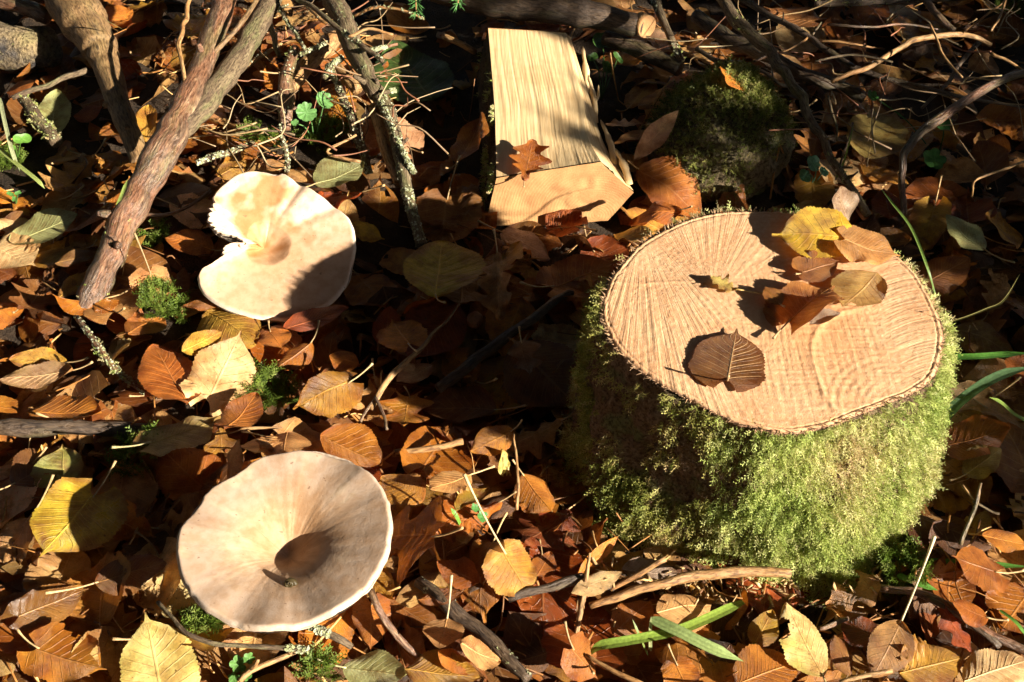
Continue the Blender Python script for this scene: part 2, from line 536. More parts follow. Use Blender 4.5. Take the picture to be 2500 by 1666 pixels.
def stump_relief(p):
    """fine saw relief of the cut face, metres"""
    x, y = p[:, 0], p[:, 1]
    h = np.zeros(len(p))
    global SAW
    fa, fb = tline((1735, 735)), tline((1565, 545))
    da = p - fa; aa = np.arctan2(da[:, 0], da[:, 1]); ra = np.hypot(*da.T)
    ma = np.clip(1 - np.abs(aa) / 1.15, 0, 1) ** 0.5 * np.clip((ra - 0.008) / 0.02, 0, 1)
    na = 0.5 * vnoise(np.stack([aa * 34, ra * 14], -1), 1, 21) + vnoise(np.stack([aa * 85, ra * 22], -1), 1, 22) + 0.7 * vnoise(np.stack([aa * 170, ra * 30], -1), 1, 23)
    h += 0.00026 * ma * na
    db = p - fb; ab = np.arctan2(db[:, 0], -db[:, 1]); rb = np.hypot(*db.T)
    xm = tline((1880, 900))[0]
    mb = np.clip((0.95 - np.abs(ab)) / 0.3, 0, 1) * np.clip((xm - x) / 0.04, 0, 1) * np.clip((rb - 0.01) / 0.02, 0, 1)
    nb = 0.5 * vnoise(np.stack([ab * 42, rb * 12], -1), 1, 31) + vnoise(np.stack([ab * 100, rb * 20], -1), 1, 32) + 0.8 * vnoise(np.stack([ab * 210, rb * 28], -1), 1, 33)
    h += 0.00026 * mb * nb
    # right: level saw lines and stacked arcs
    xr = tline((2120, 780))[0]
    mr = np.clip((x - xr) / 0.02, 0, 1)
    bow = y + 1.6 * np.clip(xr + 0.045 - x, 0, 1) ** 2 * 6
    nr = vnoise(np.stack([bow * 420, x * 18], -1), 1, 41) + 0.6 * vnoise(np.stack([bow * 900, x * 25], -1), 1, 42)
    arc_c = tline((2225, 1000))
    rc = np.hypot(*(p - arc_c).T)
    inside = np.clip((0.052 - rc) / 0.004, 0, 1)
    h += 0.00024 * mr * nr * (1 - inside)
    ring = np.sin(rc * 2 * np.pi / (0.0040 + 0.018 * np.clip(rc - 0.02, 0, 1)) + 1.6 * vnoise(p, 45, 43))
    sect = np.clip((arc_c[0] + 0.012 - x) / 0.02, 0, 1) * np.clip((rc - 0.018) / 0.008, 0, 1)
    h += inside * sect * 0.00014 * ring * (0.6 + 0.4 * vnoise(p, 90, 45)) + inside * (1 - sect) * 0.00022 * mr * nr
    st_c = tline((2215, 905))
    rs = np.hypot(*(p - st_c).T)
    left = np.clip((st_c[0] - 0.012 - x) / 0.02, 0, 1)
    h += 0.00045 * left * np.exp(-((rs + 0.006 * vnoise(p, 24, 46) - 0.058) / 0.0018) ** 2)
    h -= 0.0004 * np.clip((0.058 - 0.006 * vnoise(p, 24, 46) - rs) / 0.004, 0, 1) * np.clip((x - xr + 0.045) / 0.02, 0, 1)
    # lower middle: fine hatching
    ml = (1 - mb) * (1 - mr) * (1 - ma)
    h += 0.00016 * ml * (vnoise(np.stack([x * 700, y * 40], -1), 1, 51) + vnoise(np.stack([x * 60, y * 600], -1), 1, 52))
    h += 0.00012 * fbm(p, 350, 61, 2) + 0.0012 * vnoise(p, 18, 62)
    SAW = dict(AngA=aa, RadA=ra, MaskA=ma, AngB=ab, RadB=rb, MaskB=mb, MaskR=mr * (1 - inside * sect), Bow=bow, MaskL=ml)
    cr = np.abs(y - tline((1600, 690))[1] - 0.004 * vnoise(x[:, None], 60, 71))
    h += 0.0004 * np.exp(-(cr / 0.0012) ** 2) * np.clip((tline((1730, 700))[0] - x) / 0.02, 0, 1)
    return h

rows = np.concatenate([np.linspace(0.0, 0.93, 105), np.linspace(0.94, 1.0, 9)])
pp = top_c[None, None, :2] + rows[:, None, None] * R_TOP[None, :, None] * np.stack([np.cos(TH), np.sin(TH)], -1)[None]
flat = pp.reshape(-1, 2)
hz = stump_relief(flat)
edge = np.repeat(rows, NTH)
hz -= np.clip((edge - 0.975) / 0.025, 0, 1) ** 2 * (0.0022 + 0.0015 * vnoise(flat, 300, 8))
groove = np.exp(-((edge - 0.962) / 0.004) ** 2) * 0.0007
V = np.column_stack([flat, Z_TOP + hz - groove]) - SO
m = NT('cut_wood')
attr_r = m.attr('Rim', 'Fac')
tc = m.n('ShaderNodeVectorMath', operation='SUBTRACT')
m.l(m.pos(), tc.inputs[0])
pith = P(1955, 775, Z_TOP)
tc.inputs[1].default_value = tuple(pith)
wv = m.n('ShaderNodeTexWave', wave_type='RINGS', rings_direction='Z', wave_profile='SAW')
m.l(tc.outputs[0], wv.inputs['Vector'])
wv.inputs['Scale'].default_value = 62.0
wv.inputs['Distortion'].default_value = 2.2
wv.inputs['Detail'].default_value = 2.0
wv.inputs['Detail Scale'].default_value = 0.5
n1 = m.noise(22, 4); n2 = m.noise(420, 4); n3 = m.noise(1400, 2)
cc = m.mix(m.smooth(n1, 0.35, 0.65), (0.58, 0.305, 0.15), (0.65, 0.39, 0.21))
cc = m.mix(m.math('MULTIPLY', m.smooth(wv.outputs['Fac'], 0.45, 1.0), 0.30), cc, (0.48, 0.27, 0.12))
cc = m.mix(m.math('MULTIPLY', m.smooth(n2, 0.45, 0.7), 0.4), cc, (0.72, 0.55, 0.35))
dist = m.n('ShaderNodeVectorMath', operation='LENGTH')
m.l(tc.outputs[0], dist.inputs[0])
cc = m.mix(m.smooth(dist.outputs['Value'], 0.01, 0.06, 0.55, 0.0), cc, (0.50, 0.24, 0.09))
dk = m.smooth(m.noise(60, 3), 0.70, 0.76)
cc = m.mix(m.math('MULTIPLY', dk, 0.35), cc, (0.35, 0.18, 0.08))
def streak(ax, ay, fx, fy):
    cx = m.n('ShaderNodeCombineXYZ')
    m.l(m.math('MULTIPLY', ax, fx), cx.inputs[0]); m.l(m.math('MULTIPLY', ay, fy), cx.inputs[1])
    return m.noise(1.0, 3, cx.outputs[0], 0.65)
px_ = m.n('ShaderNodeSeparateXYZ'); m.l(m.pos(), px_.inputs[0])
sa = streak(m.attr('AngA', 'Fac'), m.attr('RadA', 'Fac'), 75.0, 26.0)
sb_ = streak(m.attr('AngB', 'Fac'), m.attr('RadB', 'Fac'), 95.0, 24.0)
sr = streak(m.attr('Bow', 'Fac'), px_.outputs[0], 620.0, 30.0)
sl = streak(px_.outputs[0], px_.outputs[1], 800.0, 60.0)
saw = 0
hsum = None
for sn, mk in ((sa, 'MaskA'), (sb_, 'MaskB'), (sr, 'MaskR'), (sl, 'MaskL')):
    mk = m.attr(mk, 'Fac')
    amt = 0.28 if sn is sl else 1.0
    cc = m.mix(m.math('MULTIPLY', m.smooth(sn, 0.46, 0.30), m.math('MULTIPLY', mk, 0.32 * amt)), cc, (0.44, 0.21, 0.095))
    cc = m.mix(m.math('MULTIPLY', m.smooth(sn, 0.54, 0.68), m.math('MULTIPLY', mk, 0.34 * amt)), cc, (0.78, 0.56, 0.35))
    hh = m.math('MULTIPLY', m.math('MULTIPLY', sn, mk), amt)
    hsum = hh if hsum is None else m.math('ADD', hsum, hh)
cc = m.mix(m.smooth(attr_r, 0.1, 1.0), cc, m.mix(m.smooth(n3, 0.4, 0.6), (0.36, 0.20, 0.115), (0.16, 0.085, 0.05)))
M['cut_wood'] = m.finish(cc, 0.7, m.bump(m.math('ADD', m.math('MULTIPLY', hsum, 0.9), m.math('MULTIPLY', m.math('ADD', n2, n3), 0.35)), 0.8, 0.0009), 0.2)
me = mesh_np('cut_face', V, grid_faces(len(rows), NTH, True))
a = me.attributes.new('Rim', 'FLOAT', 'POINT')
rimv = np.clip((edge - 0.982) / 0.015, 0, 1)
rimv = np.maximum(rimv, 0.35 * np.exp(-((edge - 0.962) / 0.003) ** 2) * (vnoise(flat, 120, 9) > -0.3))
a.data.foreach_set('value', rimv.astype(np.float32))
for nm, arr in SAW.items():
    a = me.attributes.new(nm, 'FLOAT', 'POINT')
    a.data.foreach_set('value', np.asarray(arr, np.float32))
obj('cut_face', me, M['cut_wood'], stump)

nz = 60
tz = np.linspace(0, 1, nz)
S = []
for t in tz:                                  # t 0 = top, 1 = below ground
    z = Z_TOP * (1 - t) - 0.02 * t
    f = t ** 1.25
    c = top_c[:2] * (1 - f) + base_c[:2] * f
    r = R_TOP * (1 - f) + R_BASE * f
    r = r * (1 + 0.035 * math.sin(math.pi * t))
    S.append(np.column_stack([c[0] + r * np.cos(TH), c[1] + r * np.sin(TH), np.full(NTH, z)]))
S = np.array(S)
S[0, :, 2] -= 0.0025
cen = np.array([top_c[:2] * (1 - t ** 1.25) + base_c[:2] * t ** 1.25 for t in tz])
flatS = S.reshape(-1, 3)
disp = 0.006 * fbm(flatS * np.array([1, 1, 0.55]), 34, 81, 3) + 0.0025 * fbm(flatS * np.array([1, 1, 0.4]), 170, 82, 3)
disp *= np.repeat(np.clip(tz / 0.06, 0.05, 1), NTH)
cc3 = np.repeat(np.column_stack([cen, np.zeros(nz)]), NTH, 0)
rad = flatS - cc3; rad[:, 2] = 0
rad /= np.linalg.norm(rad, axis=1)[:, None]
S2 = flatS + rad * disp[:, None]
M['stump_bark'] = mat_bark('stump_bark', (0.17, 0.10, 0.05), (0.26, 0.165, 0.095), (0.34, 0.22, 0.14), 150, 0.8, 0.25, 0.003, algae=0.75)
obj('bark', mesh_np('bark', S2 - SO, grid_faces(nz, NTH, True)[:, ::-1]), M['stump_bark'], stump)

# frayed bark fibres around the saw line
fb = []
for k in range(520):
    th = rng.uniform(-np.pi, np.pi)
    r = float(np.interp(th, TH, R_TOP)) * rng.uniform(0.985, 1.0)
    p = np.array([top_c[0] + r * math.cos(th), top_c[1] + r * math.sin(th), Z_TOP - 0.001])
    d = np.array([math.cos(th), math.sin(th), rng.uniform(-0.2, 0.9)]) + 0.5 * rng.normal(size=3)
    d /= np.linalg.norm(d)
    L = rng.uniform(0.0012, 0.0042)
    v, f = tube_np(np.array([p, p + d * L]), [0.00035, 0.00012], 3, cap=False)
    fb.append((v - SO, f, np.array([0.42, 0.26, 0.14]) * rng.uniform(0.5, 1.3)))
v, f, c = join_np(fb)
tag(obj('frayed_fibres', mesh_np('frayed_fibres', v, f, colr=c), M['petiole'], stump), kind='stuff')

# moss coat
n = 70000
ti = rng.random(n) ** 1.0 * (nz - 2)
tj = rng.integers(0, NTH, n)
i0 = ti.astype(int)
G = S2.reshape(nz, NTH, 3)
base = G[i0, tj] * (1 - (ti - i0))[:, None] + G[i0 + 1, tj] * (ti - i0)[:, None]
base = base + rng.normal(size=(n, 3)) * 0.0012
nr = rad.reshape(nz, NTH, 3)[i0, tj]
tt = ti / nz
face = nr @ np.array([0.55, -0.83, 0.0])
patch = 0.55 * fbm(base, 26, 91, 3) + 0.35 * vnoise(base, 75, 92)
keep = (patch > -0.26 - 0.3 * np.clip(nr[:, 0] + 0.35, 0, 1)) & (tt > 0.004 + 0.02 * rng.random(n))
upleft = (nr[:, 0] < -0.25)
keep &= ~(upleft & (patch < 0.02) & (rng.random(n) < 0.75))
keep &= ~((nr[:, 1] > 0.35) & (rng.random(n) < 0.6))
base, nr, patch, tt = base[keep], nr[keep], patch[keep], tt[keep]
ln = rng.uniform(0.0035, 0.0082, len(base)) * (1 + 0.5 * np.clip(patch, 0, 1)) * np.where(tt > 0.8, 1.3, 1.0)
cl = moss_cols(len(base), rng, np.clip(0.36 + 0.45 * vnoise(base, 30, 95) + 0.35 * np.clip(tt - 0.55, 0, 1), 0, 1))
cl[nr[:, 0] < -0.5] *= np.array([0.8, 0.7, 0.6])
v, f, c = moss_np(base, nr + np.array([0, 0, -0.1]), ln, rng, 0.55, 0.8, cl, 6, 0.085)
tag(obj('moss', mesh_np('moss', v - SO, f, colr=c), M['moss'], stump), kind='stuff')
# footprint
d = np.stack([gx - base_c[0], gy - base_c[1]], -1)
inb = np.hypot(d[..., 0], d[..., 1]) < np.interp(np.arctan2(d[..., 1], d[..., 0]), TH, R_BASE) * 0.97
BLOCK |= inb
d2 = np.stack([gx - top_c[0], gy - top_c[1]], -1)
ON_TOP = np.hypot(d2[..., 0], d2[..., 1]) < np.interp(np.arctan2(d2[..., 1], d2[..., 0]), TH, R_TOP)

# ------------------------------------------------------------------ split log
y_f = P(1370, 548, -0.004)[1]
fr = np.array([PY(u, v, y_f) for u, v in [(1212, 432), (1466, 393), (1547, 467), (1484, 536), (1370, 548), (1192, 540)]])
z_a = fr[0, 2]
zs = [(yy, PY(1192, 70, yy)[2]) for yy in np.linspace(y_f + 0.03, y_f + 0.8, 600)]
y_b = min(zs, key=lambda q: abs(q[1] - (z_a + 0.004)))[0]
bk = np.array([PY(u, v, y_b) for u, v in [(1192, 70), (1378, 80), (1393, 92), (1393, 100), (1300, 100), (1190, 100)]])
bk[3] = bk[2] + np.array([0.004, 0, -0.03]); bk[4] = bk[3] * np.array([0, 1, 0]) + np.array([0.5 * (bk[0, 0] + bk[2, 0]), 0, 0.0]); bk[5] = bk[0] + np.array([-0.012, 0, -bk[0, 2]])
y_m = 0.5 * (y_f + y_b)
NL = 90
fwd_t = np.linspace(0, 1, NL)
mid_sec = np.array([PY(u, v, y_f + 0.45 * (y_b - y_f)) for u, v in [(1206, 255), (1418, 215), (1440, 245), (1440, 260), (1300, 300), (1190, 300)]])
mid_sec[:, 2] = np.array([z_a + 0.003, z_a + 0.004, z_a - 0.006, 0.012, 0.0, 0.006])
for k in range(3):
    u, v = [(1206, 262), (1416, 228), (1446, 262)][k]
    mid_sec[k] = P(u, v, mid_sec[k, 2])
mid_sec[:, 1] = mid_sec[:3, 1].mean() + (mid_sec[:, 1] - mid_sec[:, 1]) * 0
mid_sec[3, 0] = mid_sec[2, 0] + 0.004; mid_sec[4, 0] = 0.5 * (mid_sec[0, 0] + mid_sec[2, 0]); mid_sec[5, 0] = mid_sec[0, 0] - 0.012
fr[5] = fr[0] + np.array([-0.010, 0, -fr[0, 2] - 0.004])
near = mid_sec.copy()
near[:, 2] = np.array([z_a + 0.002, z_a + 0.003, z_a - 0.010, 0.010, 0.0, 0.004])
for k, (u, v) in enumerate([(1210, 345), (1434, 330), (1480, 356)]):
    near[k] = P(u, v, near[k, 2])
near[:, 1] = near[:3, 1].mean()
near[3, 0] = near[2, 0] + 0.004; near[4, 0] = 0.5 * (near[0, 0] + near[2, 0]); near[5, 0] = near[0, 0] - 0.011
secs = smooth_path(np.stack([fr, near, mid_sec, bk]).reshape(4, -1), NL).reshape(NL, 6, 3)
LO = np.array([fr[4, 0], y_f, 0.0])
log = thing('split_log', 'split firewood log with pale grooved split face and bark on one side', 'log', LO)
def strip(a, b, n, relief, seed, nrm):
    t = np.linspace(0, 1, n)
    g = secs[:, None, a] * (1 - t)[None, :, None] + secs[:, None, b] * t[None, :, None]
    w = np.linalg.norm(secs[:, a] - secs[:, b], axis=1).mean()
    qa, ql = np.meshgrid(t * w, fwd_t * abs(y_b - y_f))
    q = np.stack([qa.ravel() + 0.0016 * vnoise(np.stack([ql.ravel() * 14, qa.ravel() * 9], -1), 1, seed), ql.ravel()], -1)
    h = relief * (1.3 * vnoise(q * np.array([330, 7]), 1, seed + 1) + 0.8 * vnoise(q * np.array([760, 12]), 1, seed + 2) + 0.9 * vnoise(q * np.array([90, 7]), 1, seed + 3))
    edge_f = np.clip(np.minimum(t, 1 - t) / 0.03, 0, 1)
    h = h.reshape(NL, n) * edge_f[None]
    g = g + h[..., None] * np.asarray(nrm)
    return g.reshape(-1, 3), [grid_faces(NL, n)]
m = NT('split_wood')
mp = m.n('ShaderNodeMapping'); m.l(m.pos(), mp.inputs[0]); mp.inputs['Scale'].default_value = (1, 0.05, 1)
n1 = m.noise(420, 4, mp.outputs[0]); n2 = m.noise(30, 3)
cc = m.mix(m.smooth(n1, 0.35, 0.65), (0.67, 0.46, 0.23), (0.77, 0.56, 0.30))
cc = m.mix(m.math('MULTIPLY', m.smooth(n2, 0.45, 0.7), 0.5), cc, (0.58, 0.36, 0.16))
M['split_wood'] = m.finish(cc, 0.65, m.bump(n1, 0.45, 0.0008), 0.3)
v, f = strip(0, 1, 150, 0.00022, 120, (0.25, -0.1, 0.95))
obj('split_face', mesh_np('split_face', v - LO, f), M['split_wood'], log)
v, f = strip(1, 2, 60, 0.0007, 140, (0.7, -0.1, 0.7))
obj('split_side', mesh_np('split_side', v - LO, f), M['split_wood'], log)
bks = [strip(2, 3, 16, 0.0006, 150, (1, 0, 0)), strip(3, 4, 16, 0.0006, 155, (0, 0, -1)), strip(4, 5, 16, 0.0006, 157, (0, 0, -1)), strip(5, 0, 40, 0.0011, 160, (-0.95, 0, 0.2))]
v, f, _ = join_np(bks)
M['log_bark'] = mat_bark('log_bark', (0.075, 0.055, 0.035), (0.12, 0.08, 0.05), (0.05, 0.035, 0.02), 180, 0.85, 0.2, 0.002, algae=0.5)
obj('bark', mesh_np('bark', v - LO, f), M['log_bark'], log)
m = NT('log_end_wood')
vv = m.n('ShaderNodeVectorMath', operation='SUBTRACT'); m.l(m.pos(), vv.inputs[0]); vv.inputs[1].default_value = tuple(fr[2] + np.array([-0.03, 0, -0.025]))
wv = m.n('ShaderNodeTexWave', wave_type='RINGS', rings_direction='Y', wave_profile='SIN'); m.l(vv.outputs[0], wv.inputs['Vector'])
wv.inputs['Scale'].default_value = 130; wv.inputs['Distortion'].default_value = 3.0; wv.inputs['Detail Scale'].default_value = 0.6
n1 = m.noise(45, 4); n2 = m.noise(600, 4)
cc = m.mix(m.smooth(n1, 0.35, 0.65), (0.42, 0.21, 0.085), (0.52, 0.295, 0.125))
cc = m.mix(m.math('MULTIPLY', m.smooth(wv.outputs['Fac'], 0.4, 1.0), 0.18), cc, (0.40, 0.20, 0.08))
M['log_end_wood'] = m.finish(cc, 0.7, m.bump(m.math('ADD', n2, m.math('MULTIPLY', wv.outputs['Fac'], 0.25)), 0.5, 0.0006), 0.25)
ec = fr[[0, 1, 2, 3, 4, 5]]
ring = []
for k in range(6):
    for t in np.linspace(0, 1, 14, endpoint=False):
        ring.append(ec[k] * (1 - t) + ec[(k + 1) % 6] * t)
ring = np.array(ring); cmid = ring.mean(0)
rr = np.linspace(0, 1, 16)
g = cmid + rr[:, None, None] * (ring - cmid)[None]
g[..., 1] -= 0.0007 * vnoise(g.reshape(-1, 3), 160, 44).reshape(g.shape[:2]) + 0.0016
obj('cut_end', mesh_np('cut_end', g.reshape(-1, 3) - LO, grid_faces(len(rr), len(ring), True)), M['log_end_wood'], log)
bkc = secs[-1].mean(0)
g = bkc + rr[:, None, None] * (np.array([secs[-1, k // 14] * (1 - (k % 14) / 14) + secs[-1, (k // 14 + 1) % 6] * ((k % 14) / 14) for k in range(84)]) - bkc)[None]
g[..., 1] += 0.001
obj('rear_end', mesh_np('rear_end', g.reshape(-1, 3) - LO, grid_faces(len(rr), 84, True)), M['log_end_wood'], log)
# splinters standing off the torn edge
for (pa, pb, w) in (((1412, 120), (1428, 250), 0.0035), ((1425, 190), (1452, 300), 0.003), ((1450, 215), (1447, 262), 0.0015), ((1455, 300), (1500, 400), 0.003), ((1490, 370), (1535, 450), 0.0035)):
    a_, b_ = P(pa[0], pa[1], z_a - 0.006), P(pb[0], pb[1], z_a - 0.010)
    pth = smooth_path([a_ + np.array([0.004, 0, 0.003]), 0.5 * (a_ + b_) + np.array([0.004, 0, 0.001]), b_], 12)
    v, f = tube_np(pth, w * np.array([0.15] + [0.6] * 3 + [1.0] * 8), 5, 0.25, 7, flat=0.35)
    obj('splinter', mesh_np('splinter', v - LO, f), M['split_wood'], log)
# moss on the log's bark
n = 2600
k = rng.integers(0, NL, n); t = rng.random(n)
base = secs[k, 5] * (1 - t)[:, None] + secs[k, 0] * t[:, None]
pk = vnoise(base, 55, 171) + 0.5 * vnoise(base, 160, 172)
base = base[pk > 0.25]
v, f, c = moss_np(base, np.tile([-0.8, -0.3, 0.6], (len(base), 1)), rng.uniform(0.003, 0.006, len(base)), rng, 0.3, 0.8, moss_cols(len(base), rng))
tag(obj('moss', mesh_np('moss', v - LO, f, colr=c), M['moss'], log), kind='stuff')
fp = (gx > secs[:, 5, 0].min()) & (gx < fr[2, 0]) & (gy > y_f) & (gy < y_b)
BLOCK |= fp
HF[fp] = np.maximum(HF[fp], z_a)

# ------------------------------------------------------------------ mossy stone
sc_ = P(1768, 470, 0.0)
st_w = mpp(sc_)
th_, ph_ = np.meshgrid(np.linspace(-np.pi, np.pi, 90, endpoint=False), np.linspace(0.02, np.pi - 0.02, 56))
U = np.stack([np.cos(th_) * np.sin(ph_), np.sin(th_) * np.sin(ph_), np.cos(ph_)], -1).reshape(-1, 3)
Rk = 1 + 0.16 * fbm(U, 1.4, 201, 3) + 0.05 * fbm(U, 5, 202, 3)
SR = np.array([182 * st_w, 0.075, 0.057])
V = U * Rk[:, None] * SR
V[:, 0] += 0.25 * V[:, 2]
sc_ = sc_ + np.array([0, 0.055, 0.018])
stone = thing('mossy_stone', 'rounded stone with green moss cap behind the stump', 'stone', (sc_[0], sc_[1], 0))
obj('rock', mesh_np('rock', V + np.array([0, 0, sc_[2]]), grid_faces(56, 90, True)), M['stone'], stone)
idx = rng.integers(0, len(V), 9000)
ok = (U[idx, 2] > 0.25 + 0.3 * U[idx, 0] + 0.35 * vnoise(U[idx], 3, 203)) | ((vnoise(U[idx], 4, 204) > 0.55) & (U[idx, 2] > -0.4))
idx = idx[ok]
base = V[idx] + rng.normal(size=(len(idx), 3)) * 0.002 + np.array([0, 0, sc_[2]])
v, f, c = moss_np(base, U[idx] + np.array([0, 0, 0.4]), rng.uniform(0.004, 0.010, len(idx)), rng, 0.3, 0.8, moss_cols(len(idx), rng, rng.uniform(0, 0.6, len(idx))) * np.array([.42, .40, .32]))
tag(obj('moss', mesh_np('moss', v, f, colr=c), M['moss'], stone), kind='stuff')
fp = ((gx - sc_[0]) / SR[0]) ** 2 + ((gy - sc_[1]) / SR[1]) ** 2 < 0.9
BLOCK |= fp
HF[fp] = np.maximum(HF[fp], 0.02 + SR[2] * np.sqrt(np.clip(1 - (((gx - sc_[0]) / SR[0]) ** 2 + ((gy - sc_[1]) / SR[1]) ** 2), 0, 1))[fp])

# ------------------------------------------------------------------ funnel mushrooms
m = NT('mushroom_cap')
c = m.attr('Col')
n1 = m.noise(130, 5); n2 = m.noise(900, 3)
cc = m.mix(m.smooth(n1, 0.35, 0.7), c, m.mix(1.0, c, (0.86, 0.78, 0.68), 'MULTIPLY'))
sp = m.smooth(m.noise(330, 1), 0.735, 0.76)
cc = m.mix(m.math('MULTIPLY', sp, 0.6), cc, (0.16, 0.09, 0.05))
h = m.math('ADD', n1, m.math('MULTIPLY', n2, 0.35))
pb = m.n('ShaderNodeBsdfPrincipled')
m.l(cc, pb.inputs['Base Color'])
pb.inputs['Roughness'].default_value = 0.55
pb.inputs['Specular IOR Level'].default_value = 0.3
pb.inputs['Subsurface Weight'].default_value = 0.0
pb.inputs['Subsurface Radius'].default_value = (0.004, 0.002, 0.001)
pb.inputs['Subsurface Scale'].default_value = 1.0
m.l(m.bump(h, 0.35, 0.0010), pb.inputs['Normal'])
m.l(pb.outputs[0], m.out.inputs[0])
M['cap'] = m.m
M['gill'] = mat_vcol('gill', 0.7, 0.2, 300, 0.15)

def mushroom(name, label, outline, p0, nrm, cpx, prof, stem_base, stem_r, colf, pleats=(), seed=0, thick=0.004, wav=0.0016, ragged=0.0):
    nrm = np.asarray(nrm, float); nrm /= np.linalg.norm(nrm)
    ring = closed_resample([Pn(u, v, p0, nrm) for u, v in outline], 300)
    C = Pn(cpx[0], cpx[1], p0, nrm)
    jag = 0.006 * vnoise(np.arange(300)[:, None], 0.35, seed + 7) + ragged * vnoise(np.arange(300)[:, None], 0.8, seed + 8) * (np.linalg.norm(ring - C, axis=1) < 0.7 * np.linalg.norm(ring - C, axis=1).max())
    ring = C + (ring - C) * (1 + jag)[:, None]
    root = thing(name, label, 'mushroom', (stem_base[0], stem_base[1], 0))
    O = np.array([stem_base[0], stem_base[1], 0.0])
    rr = np.concatenate([np.linspace(0, 0.97, 80), [0.98, 0.988, 0.994, 0.998, 1.0]])
    e1 = np.cross([0, 1, 0], nrm); e1 /= np.linalg.norm(e1); e2 = np.cross(nrm, e1)
    dv = ring - C
    ang = np.arctan2(dv @ e2, dv @ e1)
    g = C + rr[:, None, None] * dv[None]
    RR = np.repeat(rr[:, None], 300, 1); AA = np.repeat(ang[None], len(rr), 0)
    z = prof(RR, AA)
    z = z + wav * RR ** 3 * vnoise(np.stack([np.cos(AA).ravel() * 2, np.sin(AA).ravel() * 2], -1), 1.6, seed).reshape(z.shape)
    q = np.stack([np.cos(AA).ravel() * 13, np.sin(AA).ravel() * 13, RR.ravel() * 2.5], -1)
    z = z + 0.00012 * RR * vnoise(q, 1.0, seed + 1).reshape(z.shape)
    for (a0, wd, dep) in pleats:
        dd = np.angle(np.exp(1j * (AA - a0)))
        z = z + dep * np.exp(-(dd / wd) ** 2) * np.clip((RR - 0.3) / 0.7, 0, 1) ** 1.3
    z = z - 0.0035 * np.clip((RR - 0.96) / 0.04, 0, 1) ** 2
    top = g + z[..., None] * nrm
    colr = colf(RR.ravel(), AA.ravel(), top.reshape(-1, 3))
    cap = obj('cap', mesh_np('cap', top.reshape(-1, 3) - O, grid_faces(len(rr), 300, True), colr=colr), M['cap'], root)
    # gills under the cap running down to the stem
    r2 = np.linspace(1.0, 0.10, 30)
    RR2 = np.repeat(r2[:, None], 300, 1)
    z2 = prof(RR2, np.repeat(ang[None], 30, 0)) - 0.0035 - thick * (1 - RR2) ** 0.7 * 4.0
    for (a0, wd, dep) in pleats:
        dd = np.angle(np.exp(1j * (np.repeat(ang[None], 30, 0) - a0)))
        z2 = z2 + dep * np.exp(-(dd / wd) ** 2) * np.clip((RR2 - 0.3) / 0.7, 0, 1) ** 1.3
    z2 = z2 + 0.0016 * np.where(np.arange(300) % 3 == 0, -1.0, 0.3)[None] * np.clip((1 - RR2) * 12, 0, 1)
    und = C + RR2[..., None] * dv[None] + z2[..., None] * nrm
    obj('gills', mesh_np('gills', und.reshape(-1, 3) - O, grid_faces(30, 300, True), colr=np.array([0.52, 0.42, 0.32])), M['gill'], root)
    bot = C + nrm * (prof(np.array([[0.0]]), np.array([[0.0]]))[0, 0] - 0.010)
    pth = smooth_path([bot, 0.5 * (bot + stem_base) + np.array([0.002, 0, -0.1 * bot[2]]), stem_base - np.array([0, 0, 0.01])], 24)
    v, f = tube_np(pth, np.linspace(stem_r * 1.15, stem_r, 24) * (1 + 0.25 * np.clip(np.linspace(-1.4, 1, 24), 0, 1)), 28, 0.06, seed)
    obj('stem', mesh_np('stem', v - O, f, colr=np.array([0.70, 0.57, 0.42])), M['gill'], root)
    hf_rim = top[-1]
    return root, C, top

F_OUT = [(428, 1340), (437, 1294), (452, 1264), (487, 1217), (494, 1205), (522, 1182), (571, 1153), (630, 1114), (700, 1100), (761, 1094), (828, 1108), (877, 1132), (920, 1169), (948, 1218),
         (957, 1264), (955, 1313), (942, 1365), (905, 1423), (859, 1469), (813, 1499), (737, 1527), (660, 1537), (599, 1531), (538, 1508), (486, 1475), (452, 1432), (434, 1386)]
def prof_f(r, a):
    z = -0.0155 * (1 - r) ** 1.2
    return z - 0.0105 * np.exp(-(r / 0.29) ** 2)
def col_f(r, a, p):
    base = np.array([0.45, 0.325, 0.235]); warm = np.array([0.57, 0.35, 0.19]); rim = np.array([0.52, 0.42, 0.33]); brown = np.array([0.33, 0.185, 0.085])
    t = np.clip(1 - r / 0.75, 0, 1)[:, None]
    c = base * (1 - t) + warm * t
    s = vnoise(np.stack([np.cos(a) * 9, np.sin(a) * 9, r * 3.5], -1), 1, 301) * 0.28 + 0.12 * vnoise(np.stack([np.cos(a) * 30, np.sin(a) * 30, r * 4], -1), 1, 303) * r + 0.62 * fbm(p, 42, 302, 4)
    k = np.clip((s - 0.1) * 2.0, 0, 0.66)[:, None] * np.clip(1.25 - r, 0, 1)[:, None]
    c = c * (1 - k) + brown * k
    pale = np.clip((-s - 0.2) * 1.4, 0, 0.4)[:, None]
    c = c * (1 - pale) + np.array([0.72, 0.56, 0.38]) * pale
    hol = np.clip(1 - r / 0.16, 0, 1)[:, None] * 0.5
    c = c * (1 - hol) + np.array([0.40, 0.35, 0.33]) * hol
    e = np.clip((r - 0.955) / 0.03, 0, 1)[:, None]
    return c * (1 - e) + rim * e
Z_F = 0.083
sb = P(772, 1530, 0.0)
mush_f, CF, topF = mushroom('funnel_mushroom', 'large intact beige funnel mushroom with dark hollow centre', F_OUT, P(692, 1315, Z_F), (-0.02, -0.02, 1), (690, 1296), prof_f, sb + np.array([0, 0.012, 0]), 0.012, col_f, (), 310, wav=0.003)

